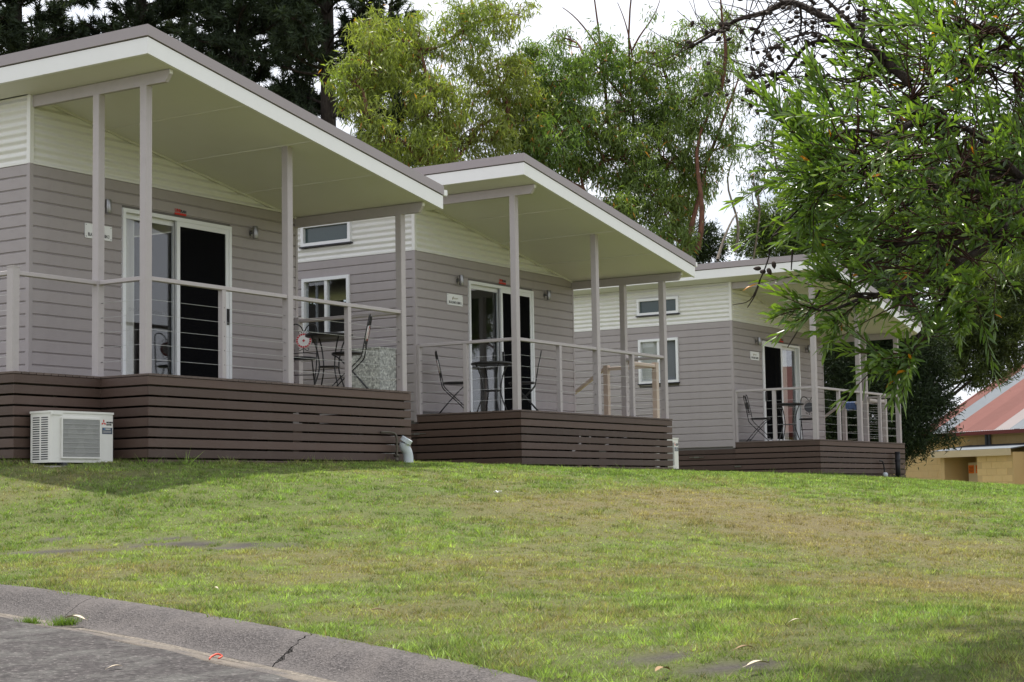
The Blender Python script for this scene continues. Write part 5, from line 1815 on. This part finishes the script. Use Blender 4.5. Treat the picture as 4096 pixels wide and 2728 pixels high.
OLIVE = [np.array((0.145, 0.20, 0.045)), np.array((0.22, 0.27, 0.065)), np.array((0.28, 0.27, 0.08))]
MID = [np.array((0.085, 0.15, 0.036)), np.array((0.155, 0.225, 0.055)), np.array((0.17, 0.20, 0.06))]
DEEP = [np.array((0.045, 0.080, 0.026)), np.array((0.075, 0.12, 0.035)), np.array((0.09, 0.12, 0.04))]
GG = 'gum trees behind the cabins'
b1 = base_at(1900, 41)
eucalypt(b1, [C(1500, 260, 40, .75, .95), C(1400, 330, 39.5, .55, .6), C(1650, 180, 41, .95, .9), C(1850, 120, 41.5, 1.0, .85, .75), C(2020, 60, 42, .75, .7, .55), C(1980, 330, 42, 1.05, .9),
              C(1720, 420, 40, .95, .85), C(1530, 560, 39, .5, .55), C(1700, 620, 39.5, .85, .6), C(1900, 560, 41, 1.0, .8), C(1460, 450, 39, .45, .4, .8), C(2080, 480, 42, .8, .9), C(1480, 110, 41, .55, .4, .6)], 11,
         'leaning gum tree with yellow olive drooping leaves and red brown limbs before the pines', GG, OLIVE, 900, forks=[np.array((0.3, 0, 5.0)), np.array((-0.5, 0.2, 5.6))], trunk_r=0.17)
b2 = base_at(2330, 44)
eucalypt(b2, [C(2250, 330, 43, .9, .95), C(2400, 260, 44, .95, .8, .9), C(2200, 560, 42, .8, .9), C(2380, 520, 43, .95, .9), C(2560, 420, 44, .85, .85), C(2500, 640, 43, .8, .8), C(2330, 700, 43, .8, .6), C(2120, 700, 42, .7, .5), C(2250, 150, 45, .4, .25, .5), C(2480, 830, 42, .7, .6), C(2360, 860, 42, .6, .4), C(2180, 420, 43.5, .7, .7), C(2120, 250, 43.5, .6, .6, .8), C(2110, 560, 43, .6, .6)], 12,
         'dense bushy gum tree with mid green crown between the two roofs', GG, MID, 1000, forks=[np.array((0.2, 0, 4.5)), np.array((0.9, 0.3, 5.0))], trunk_r=0.15)
b3 = base_at(2740, 43)
q1, q2, q3 = at(2860, 620, 43), at(2400, 20, 45), at(2580, 60, 44)
eucalypt(b3, [C(2640, 240, 44, .75, .85, .7), C(2780, 400, 43, .8, .9, .9), C(2640, 620, 43, .85, .85), C(2800, 660, 43, .6, .9), C(2650, 850, 42.5, .75, .7), C(2880, 330, 43.5, .55, .9, .7), C(2900, 130, 44, .55, .8, .55), C(2760, 180, 44, .55, .6, .6),
              C(2720, 960, 42, .5, .4, .8), C(2930, 560, 43, .35, .8, .6), C(2600, 960, 42, .55, .4), C(2580, 760, 42.5, .7, .6), C(2740, 780, 44, .8, .6), C(2680, 480, 44, .8, .7), C(2540, 260, 45, .5, .5, .6)], 13,
         'tall open gum tree with twin leaning red trunks beside the roof end of cabin 2', GG, MID, 850,
         forks=[np.array((0.6, 0.0, 4.2)), np.array((0.2, 0.4, 3.6))], trunk_r=0.07,
         bare=[(tuple(at(2440, 560, 44)), tuple(at(2370, -60, 45)), 0.05), (tuple(at(2400, 200, 45)), tuple(at(2250, 30, 45)), 0.03), (tuple(at(2520, 700, 44)), tuple(at(2530, -60, 44)), 0.05), (tuple(at(2530, 200, 44)), tuple(at(2640, 0, 44)), 0.03), (tuple(at(2530, 230, 44)), tuple(at(2470, 10, 44)), 0.025),
               (tuple(at(2790, 1000, 42)), tuple(at(2880, 380, 43)), 0.075), (tuple(at(2880, 380, 43)), tuple(at(2880, -40, 43)), 0.06), (tuple(at(2740, 1010, 42)), tuple(at(2830, 640, 43)), 0.085), (tuple(at(2830, 640, 43)), tuple(at(2960, 300, 43)), 0.05)])
b4 = base_at(3000, 47)
eucalypt(b4, [C(2990, 350, 47, .35, .7, .45), C(3060, 560, 47, .6, .6, .5), C(3130, 700, 47, .6, .6, .5), C(3010, 730, 46.5, .45, .4, .45), C(3150, 430, 47, .5, .7, .5), C(3250, 600, 48, .7, .8, .6)], 14,
         'thin sparse gum sapling with open twiggy crown against the white sky', GG, DEEP, 700, forks=[np.array((0.3, 0, 3.6))], trunk_r=0.08, bark_m='bark_grey',
         bare=[(tuple(at(2940, 1010, 46)), tuple(at(2940, 620, 46)), 0.045), (tuple(at(2940, 620, 46)), tuple(at(2930, 250, 47)), 0.03), (tuple(at(2870, 1040, 45)), tuple(at(2950, 850, 46)), 0.05)])


def bushy(base, clumps, seed, name, label, group, palette, n_per, leaf, mat='leaf', bark_m='bark_dark', up=0.2, spread=0.10, trunk_r=0.12, cat='tree', tufts=110):
    """close-leaved tree or shrub with short leaves held in tufts"""
    rng = np.random.default_rng(seed)
    root = empty(name, base)
    tag(root, label, cat, group)
    b = np.array(base)
    mbt = MB(); mbl = MB()
    top = max(c_[0][2] for c_ in clumps) - b[2]
    cen = np.mean([np.array(c_[0]) for c_ in clumps], 0) - b
    fork = np.array((cen[0] * 0.5, cen[1] * 0.5, max(0.5, cen[2] * 0.5)))
    limb(mbt, (0, 0, -0.2), fork, trunk_r, trunk_r * 0.7, rng, 0, 0.03, 6, 8)
    mbt.build('trunk', bark_m, root, True)
    P, Dv, Cc = [], [], []
    for c_, r_, dens in clumps:
        c_ = np.array(c_) - b
        limb(mbl, fork, c_, trunk_r * 0.5, 0.02, rng, 0.05, 0.06, 6, 5)
        nt_ = max(14, int(tufts * dens * r_[0] * r_[2]))
        ends = in_ell(rng, nt_, c_, r_, 1.0)
        for e in ends[::2]: limb(mbl, c_ + (e - c_) * 0.15, e, 0.012, 0.005, rng, 0.05, 0.08, 3, 3)
        n = int(1.8 * n_per * dens * r_[0] * r_[2] * math.pi)
        k_ = rng.integers(0, nt_, n)
        off = rng.normal(size=(n, 3)) * spread
        base_p = ends[k_] + off
        outw = unit(ends[k_] - c_)
        dr = outw * 0.6 + rng.normal(size=(n, 3)) * 0.55 + np.array((0, 0, up))
        tint = rng.uniform(0, 1, nt_)[k_][:, None]
        g = (palette[0] * (1 - tint) + palette[1] * tint) * rng.uniform(0.65, 1.4, (n, 1))
        P.append(base_p); Dv.append(dr); Cc.append(g)
    mbl.build('limbs', bark_m, root, True)
    P, Dv, Cc = np.concatenate(P), np.concatenate(Dv), np.concatenate(Cc)
    n = len(P)
    tag(link('crown', leaves_mesh('crown', P, Dv, rng.uniform(0.7, 1.3, n) * leaf[0], rng.uniform(0.8, 1.3, n) * leaf[1], Cc, mat, rng, droop=0.1), root), kind='stuff')
    return root


DARK = [np.array((0.018, 0.030, 0.014)), np.array((0.035, 0.055, 0.022))]
DARKER = [np.array((0.014, 0.022, 0.012)), np.array((0.026, 0.040, 0.018))]
# shrubs and small trees behind the far cabin
bushy(base_at(3100, 50), [C(3020, 950, 50, .8, .7), C(3120, 880, 50, .9, .8), C(3230, 930, 50, .9, .9), C(3130, 1000, 49.5, 1.0, .5), C(3300, 800, 50.5, .8, .9), C(3380, 950, 50, .9, 1.0)], 21, 'wattle_tree',
      'rounded mid green wattle rising behind the roof of cabin 1', 'broadleaf trees behind the far cabin', [np.array((0.06, 0.095, 0.032)), np.array((0.11, 0.15, 0.055))], 1300, (0.13, 0.030))
bushy(base_at(2790, 60), [C(2790, 960, 60, .9, .8), C(2740, 1020, 60, .8, .5), C(2850, 1010, 60, .6, .5)], 22, 'dark_conifer', 'small dark conifer showing low between gum trunks and far roof', None, DARK, 900, (0.16, 0.03), 'needle')
bushy(base_at(3600, 43), [C(3380, 1400, 43, .9, 1.2), C(3500, 1250, 43.5, 1.0, 1.1), C(3480, 1600, 42.5, 1.0, 1.1), C(3650, 1400, 43, .95, 1.1), C(3640, 1620, 42.5, .8, .8), C(3720, 1500, 43, .55, .8), C(3600, 1780, 42, .55, .35, 1.0), C(3690, 1760, 42, .42, .35), C(3560, 1860, 42, .35, .3), C(3340, 1700, 43, .8, .9), C(3780, 1740, 42.3, .28, .2, .9), C(3400, 1850, 43, .9, .5), C(3740, 1620, 42.5, .5, .5), C(3500, 1780, 42.5, .8, .6), C(3620, 1720, 42.2, .6, .4)], 23, 'dark_tree',
      'dark close leaved evergreen tree hanging before the yellow block building', 'dark evergreens beside the far cabin', DARK, 1700, (0.13, 0.024), 'needle', spread=0.13, tufts=260)
bushy(base_at(3320, 48), [C(3850, 1350, 48, 1.0, 1.0), C(3960, 1300, 48, 1.0, 1.2), C(3880, 1480, 47.5, .8, .5), C(3960, 1500, 47.5, .55, .35), C(4050, 1350, 48, .7, 1.0), C(3900, 1150, 48.5, 1.2, 1.0), C(4090, 1150, 48.5, 1.0, 1.0)], 24, 'broadleaf_tree',
      'broad mid green tree overhanging the red iron roof', 'broadleaf trees behind the far cabin', [np.array((0.045, 0.065, 0.022)), np.array((0.095, 0.125, 0.040))], 1700, (0.13, 0.026))
bushy(base_at(3250, 58), [C(3250, 1250, 58, 1.5, 1.5), C(3500, 1150, 59, 1.6, 1.6), C(3380, 1500, 58, 1.5, 1.5), C(3300, 1750, 57, 1.5, 1.2), C(3600, 1350, 60, 1.5, 1.5)], 25, 'dark_tree',
      'taller dark tree mass standing behind cabin 1', 'dark evergreens beside the far cabin', DARKER, 900, (0.20, 0.04), 'needle', spread=0.16)
bushy(base_at(4150, 66), [C(3950, 900, 66, 1.8, 2.0), C(4150, 800, 66, 2, 2.4), C(4250, 1200, 66, 2, 2.2), C(4050, 1150, 67, 1.8, 1.8), C(3800, 1050, 68, 1.8, 1.6), C(4000, 650, 66, 1.8, 1.6), C(3750, 800, 67, 1.6, 1.6), C(4200, 500, 66, 1.6, 1.6), C(3620, 1000, 68, 1.5, 1.6)], 26, 'dark_tree',
      'dark tall tree behind the yellow block building', 'dark evergreens beside the far cabin', DARKER, 800, (0.22, 0.045), 'needle', spread=0.18)
bushy(base_at(3380, 45), [C(3340, 1800, 45, .7, .5), C(3420, 1850, 44.5, .6, .4), C(3280, 1860, 45, .6, .4)], 27, 'leafy_shrub', 'lit green shrub seen through the railing of cabin 1', None, [np.array((0.07, 0.12, 0.028)), np.array((0.13, 0.18, 0.05))], 1400, (0.09, 0.03), cat='shrub')


def pine(base, height, spread_r, seed, label, z_lo=5.0, z_hi=19.0, tuft_n=44):
    rng = np.random.default_rng(seed)
    root = empty('pine_tree', base)
    tag(root, label, 'pine', 'tall dark pines behind the near cabin')
    mb = MB()
    lx, ly = rng.normal(0, 0.5, 2)
    tp = lambda z_: np.array((lx * z_ / height, ly * z_ / height, z_))
    mb.tube([tp(z_) for z_ in np.linspace(-0.3, height, 12)], [0.34 * (1 - k / 12.5) + 0.03 for k in range(12)], 9)
    mb.build('trunk', 'bark_pine', root, True)
    mbb = MB()
    P, Dv, Cc, Ln = [], [], [], []
    z_ = 3.2
    while z_ < height - 0.6:
        f = (z_ - 3) / (height - 3)
        for k in range(rng.integers(4, 7)):
            a = rng.uniform(0, 2 * math.pi)
            L = spread_r * (1.0 - 0.75 * f) * rng.uniform(0.6, 1.15)
            p0 = tp(z_ + rng.uniform(-0.3, 0.3))
            d_ = np.array((math.cos(a), math.sin(a), rng.uniform(0.05, 0.45)))
            pts = limb(mbb, p0, p0 + d_ * L, 0.065 * (1 - 0.5 * f), 0.018, rng, -0.05, 0.05, 6, 5)
            in_view = z_lo < z_ < z_hi
            nb = int((13 if in_view else 4) * L)
            for q in range(nb):
                s = rng.uniform(0.25, 1.0)
                i0 = min(5, int(s * 6)); fr_ = s * 6 - i0
                bp_ = np.array(pts[i0]) * (1 - fr_) + np.array(pts[i0 + 1]) * fr_
                sd = unit(np.array((math.cos(a + rng.choice((-1, 1)) * rng.uniform(0.4, 1.3)), math.sin(a + rng.choice((-1, 1)) * rng.uniform(0.4, 1.3)), rng.uniform(0.0, 0.9))))
                sl = rng.uniform(0.35, 0.95) * (1.15 - 0.5 * s)
                e = bp_ + sd * sl
                if in_view: mbb.tube([bp_, e], [0.012, 0.006], 3, cap=False)
                nn = int(tuft_n * (1.0 if in_view else 0.4))
                t_ = rng.uniform(0.15, 1.05, (nn, 1)) ** 0.7
                base_p = bp_ + (e - bp_) * t_
                dr = sd * 0.75 + rng.normal(size=(nn, 3)) * 0.6
                P.append(base_p); Dv.append(dr)
                tint = rng.uniform(0.5, 1.5)
                Cc.append(np.array((0.040, 0.057, 0.033)) * tint * rng.uniform(0.7, 1.3, (nn, 1)))
        z_ += rng.uniform(0.5, 0.85)
    mbb.build('branches', 'bark_pine', root, True)
    P, Dv, Cc = np.concatenate(P), np.concatenate(Dv), np.concatenate(Cc)
    n = len(P)
    tag(link('needles', leaves_mesh('needles', P, Dv, rng.uniform(0.8, 1.3, n) * 0.24, rng.uniform(0.8, 1.2, n) * 0.042, Cc, 'needle', rng, None, 0.15), root), kind='stuff')


pine(base_at(60, 52), 24, 4.2, 31, 'dark pine rising over the roof edge of cabin 3')
pine(base_at(520, 56), 26, 4.4, 32, 'dark pine directly behind the roof peak of cabin 3')
pine(base_at(960, 54), 25, 4.0, 33, 'dark pine with bare trunk showing between two others')
pine(base_at(1330, 51), 23, 3.9, 34, 'dark pine beside the yellow olive gum tree')
pine(base_at(1650, 60), 17, 3.2, 36, 'shorter dark pine hidden behind the yellow olive gum')


# ------------------------------------------------------------------ the tree overhanging from beside the lawn
def near_tree():
    rng = np.random.default_rng(77)
    tb = (4.35, 8.3)
    root = empty('overhanging_tree', (tb[0], tb[1], gz1(*tb) - 0.02))
    tag(root, 'overhanging tree with long glossy green leaves and dark pods reaching over the lawn', 'tree')
    b = np.array((tb[0], tb[1], gz1(*tb) - 0.02))
    mb = MB()
    fork = np.array((-0.15, 0.0, 2.25))
    limb(mb, (0, 0, -0.15), fork, 0.17, 0.13, rng, 0, 0.03, 8, 10)
    mb.build('trunk', 'bark_dark', root, True)

    def B(px, py, d):
        p = at(px, py, d * 0.90)
        return np.array((p.x, p.y, p.z)) - b
    # boughs as seen: tip pixel, depth, leafy radius, density
    clumps = [(B(3600, 430, 7.6), (.42, .5, .36), 1.0), (B(3850, 330, 8.0), (.55, .6, .45), 1.4), (B(3430, 560, 7.2), (.30, .35, .20), 1.0), (B(3740, 760, 7.5), (.50, .5, .36), 1.05),
              (B(3570, 760, 7.3), (.36, .4, .24), 1.0), (B(4020, 720, 7.8), (.45, .6, .38), 1.0), (B(3520, 990, 7.2), (.27, .3, .17), .75), (B(3740, 1010, 7.3), (.38, .4, .20), 1.0), (B(3980, 960, 7.5), (.36, .4, .18), 1.0),
              (B(3460, 1190, 7.1), (.14, .2, .06), .55), (B(3600, 1200, 7.1), (.20, .3, .09), .65), (B(3800, 1190, 7.2), (.20, .3, .09), .9), (B(3660, 1390, 7.0), (.07, .1, .04), .4), (B(3950, 780, 8.8), (.5, .5, .3), .8),
              (B(3960, 90, 8.2), (.42, .5, .35), .95), (B(3800, 130, 8.1), (.22, .4, .22), .6), (B(4350, 420, 8.2), (.6, .8, .55), .9), (B(4350, -250, 8.5), (.8, .9, .6), .7), (B(4520, 760, 8.2), (.6, .8, .4), .8), (B(3740, 560, 8.8), (.5, .4, .5), .7),
              (B(4150, -100, 9.2), (.7, .7, .5), .6), (B(4700, 300, 9.5), (1.0, .8, 1.0), .5), (B(3330, 690, 7.15), (.16, .2, .10), .8)]
    tips = [(3050, 400, 7.0), (3240, 290, 7.3), (3190, 500, 7.1), (3250, 700, 7.1), (3240, 870, 7.0), (3140, 1250, 6.9), (3510, 1440, 6.9), (3570, 1490, 6.85), (3640, 1440, 6.9), (3340, 1290, 6.95), (3270, 700, 7.0), (3290, 590, 7.1), (3740, 1320, 7.0), (3850, 1250, 7.0), (3310, 1080, 7.0)]
    mbl = MB(); mbt = MB()
    P, Dv, Cc, Ln, Wn = [], [], [], [], []

    def sprig(p0, d_, length, nleaf):
        d_ = unit(d_)
        perp = unit(np.cross(d_, rng.normal(size=3)))
        bendv = perp * rng.uniform(-0.12, 0.12) * length + np.array((0, 0, rng.uniform(-0.10, 0.04))) * length
        pts = [p0 + d_ * length * f + bendv * f * f for f in (0, 0.33, 0.66, 1.0)]
        mbt.tube(pts, [0.0028, 0.0022, 0.0017, 0.0012], 3, cap=False)
        f = np.linspace(0.12, 1.0, nleaf)
        base_p = p0 + d_ * length * f[:, None] + bendv * (f ** 2)[:, None]
        ang = np.arange(nleaf) * 2.4 + rng.uniform(0, 6)
        e1 = perp; e2 = np.cross(d_, e1)
        rad = np.cos(ang)[:, None] * e1 + np.sin(ang)[:, None] * e2
        spread_ = (0.85 - 0.5 * f)[:, None] * rng.uniform(0.5, 1.3, (nleaf, 1))
        dr = d_ + rad * spread_ + np.array((0, 0, 0.10))
        backlit = (f ** 2)[:, None] * rng.uniform(0.3, 1.0)  # leaves turn bright yellow-green towards the tip: backlit glow put into colour
        c0 = np.array((0.085, 0.150, 0.040)); c1 = np.array((0.20, 0.29, 0.045))
        g = (c0 * (1 - backlit) + c1 * backlit) * rng.uniform(0.75, 1.25, (nleaf, 1))
        og = rng.uniform(0, 1, nleaf) < 0.006
        g[og] = np.array((0.55, 0.20, 0.02))
        P.append(base_p); Dv.append(dr); Cc.append(g)
        Ln.append(rng.uniform(0.045, 0.085, nleaf)); Wn.append(rng.uniform(0.009, 0.0145, nleaf))

    nodes = [(fork, 0.0)]
    for c_, r_, dens in sorted(clumps, key=lambda q: np.linalg.norm(q[0] - fork)):
        r_ = np.array(r_) * 0.9
        j = min(nodes, key=lambda q: np.linalg.norm(c_ - q[0]) + 0.3 * q[1])
        pts = limb(mbl, j[0], c_, max(0.012, 0.034 - 0.006 * j[1]), 0.006, rng, 0.05, 0.06, 8, 6)
        nodes += [(np.array(q), j[1] + k * 0.12 + 0.3) for k, q in enumerate(pts[2:8])]
        ns_ = int(235 * dens * (r_[0] * r_[2]) ** 0.75)
        st = in_ell(rng, ns_, c_, r_)
        hubs = in_ell(rng, max(3, ns_ // 7), c_, r_ * 0.6)
        for h in hubs: limb(mbl, pts[6], h, 0.008, 0.004, rng, 0.02, 0.08, 4, 4)
        for s in st:
            h = hubs[int(np.argmin(np.linalg.norm(hubs - s, axis=1)))]
            outw = unit(s - c_) * 0.7 + unit(c_ - fork) * 0.5 + np.array((-0.35, -0.15, 0.0)) + rng.normal(size=3) * 0.38
            L = rng.uniform(0.16, 0.34)
            mbt.tube([h, (h + s) / 2 + rng.normal(size=3) * 0.015, s], [0.004, 0.0034, 0.0028], 3, cap=False)
            sprig(s, outw, L, int(rng.integers(13, 24)))
    for px, py, d_ in tips:
        tip = B(px, py, d_)
        c_ = min(clumps, key=lambda q: np.linalg.norm(q[0] - tip))[0]
        dv = unit(tip - c_)
        L = np.linalg.norm(tip - c_)
        limb(mbl, c_, tip - dv * 0.12, 0.007, 0.0035, rng, -0.04, 0.04, 5, 4)
        for k in range(6):
            s = c_ + (tip - c_) * rng.uniform(0.35, 0.9)
            sprig(s, dv + rng.normal(size=3) * 0.35, rng.uniform(0.12, 0.22), 14)
        sprig(tip - dv * 0.22, dv, 0.24, 22)
    # old bare boughs carrying woody pods
    bare = [[(3640, 330), (3500, 210), (3370, 110), (3280, 60), (3200, 20), (3140, 10), (3060, 50), (2960, 75), (2880, 120), (2760, 190)],
            [(3450, 160), (3390, 80), (3310, 0), (3280, -60)], [(3450, 150), (3455, 60), (3460, -50)], [(3540, 240), (3520, 120), (3490, 40)],
            [(3480, 190), (3340, 165), (3230, 180), (3140, 290), (3080, 335), (2980, 380)], [(3340, 165), (3250, 130), (3130, 170), (3050, 230)], [(3140, 10), (3050, -30), (2950, -60)],
            [(3060, 50), (3040, 100), (3000, 165)], [(3200, 20), (3205, 90), (3195, 150)], [(3140, 290), (3060, 300), (2990, 300)], [(3650, 350), (3500, 300), (3390, 330), (3300, 300), (3180, 310)],
            [(3300, 700), (3200, 830), (3090, 945), (3075, 1030), (3040, 1120), (3000, 1200), (2930, 1220)], [(3040, 1120), (3020, 1180), (2990, 1230)], [(3380, 1170), (3280, 1230), (3180, 1260), (3100, 1235)], [(3090, 945), (3170, 900), (3260, 850)],
            [(3280, 1160), (3210, 1290), (3150, 1390)], [(3170, 1000), (3165, 1080)]]
    npod = 0
    mbp = MB(); mbp.lathe([(0.0, -0.014), (0.0065, -0.011), (0.0092, -0.003), (0.008, 0.006), (0.0036, 0.013), (0.0, 0.017)], (0, 0, 0), 7)
    pm = mbp.mesh('seed_pod', 'pod', True)
    for bi, path in enumerate(bare):
        mbd = MB()
        pods = []
        d0 = 7.9 if bi < 11 else 7.05
        pts = curve([B(x_, y_, d0 + 0.05 * k) for k, (x_, y_) in enumerate(path)], 4)
        r0 = 0.021 if bi == 0 else (0.011 if bi in (1, 2, 4) else (0.0055 if bi < 11 else 0.0032))
        mbd.tube(pts, [r0 * (1 - 0.78 * k / len(pts)) + 0.0008 for k in range(len(pts))], 6, cap=False)
        for p_ in pts[3:]:
            if rng.uniform() < (0.42 if bi < 11 else 0.09):
                for q in range(int(rng.integers(1, 5))):
                    pods.append(np.array(p_) + rng.normal(size=3) * 0.022)
            for q in range(2 if bi < 11 else 0):
                e = np.array(p_) + rng.normal(size=3) * np.array((0.16, 0.1, 0.13))
                mbd.tube([p_, (np.array(p_) + e) / 2 + rng.normal(size=3) * 0.015, e], [0.0028, 0.0022, 0.0014], 3, cap=False)
                if rng.uniform() < 0.3: pods.append(e)
        dead = mbd.build('bare_bough', 'bark_dark', root, True)
        for p_ in pods:
            if npod < 295:
                link('seed_pod', pm, dead, tuple(p_), tuple(rng.uniform(0, 6.28, 3))); npod += 1
    mbl.build('limbs', 'bark_dark', root, True)
    tag(mbt.build('twigs', 'bark_twig_red', root, True), kind='stuff')
    P_, D_, C_, L_, W_ = (np.concatenate(q) for q in (P, Dv, Cc, Ln, Wn))
    tag(link('leaves', leaves_mesh('leaves', P_, D_, L_, W_, C_, 'leaf_glossy', rng, near=True, droop=0.28), root), kind='stuff')


near_tree()


# gum trees to the side of the lawn, outside the picture: the door glass mirrors them
def copy_tree(o, parent=None):
    c_ = o.copy()
    COL.objects.link(c_)
    c_.parent = parent
    for ch in list(o.children): copy_tree(ch, c_)
    return c_


src = {k_: next(o for o in sc.objects if o.name == k_) for k_ in ('dark_tree', 'wattle_tree', 'gum_tree.001')}
for k_, x, y, rz, s_, lb in (('dark_tree', 16.5, 32.0, 1.0, 1.0, 'dark evergreen beside the lawn, mirrored in the glass of the near cabin'),
                             ('wattle_tree', 20.5, 35.5, 2.4, 0.9, 'rounded wattle beside the lawn, mirrored in the cabin glass'),
                             ('gum_tree.001', 23.0, 40.0, 0.4, 1.1, 'gum tree beyond the lawn, mirrored in the glass of the middle cabin')):
    o = copy_tree(src[k_])
    o.location = (x, y, gz1(x, y) - 0.1); o.rotation_euler = (0, 0, rz); o.scale = (s_, s_, s_)
    tag(o, lb, 'tree', 'trees to the side of the lawn')
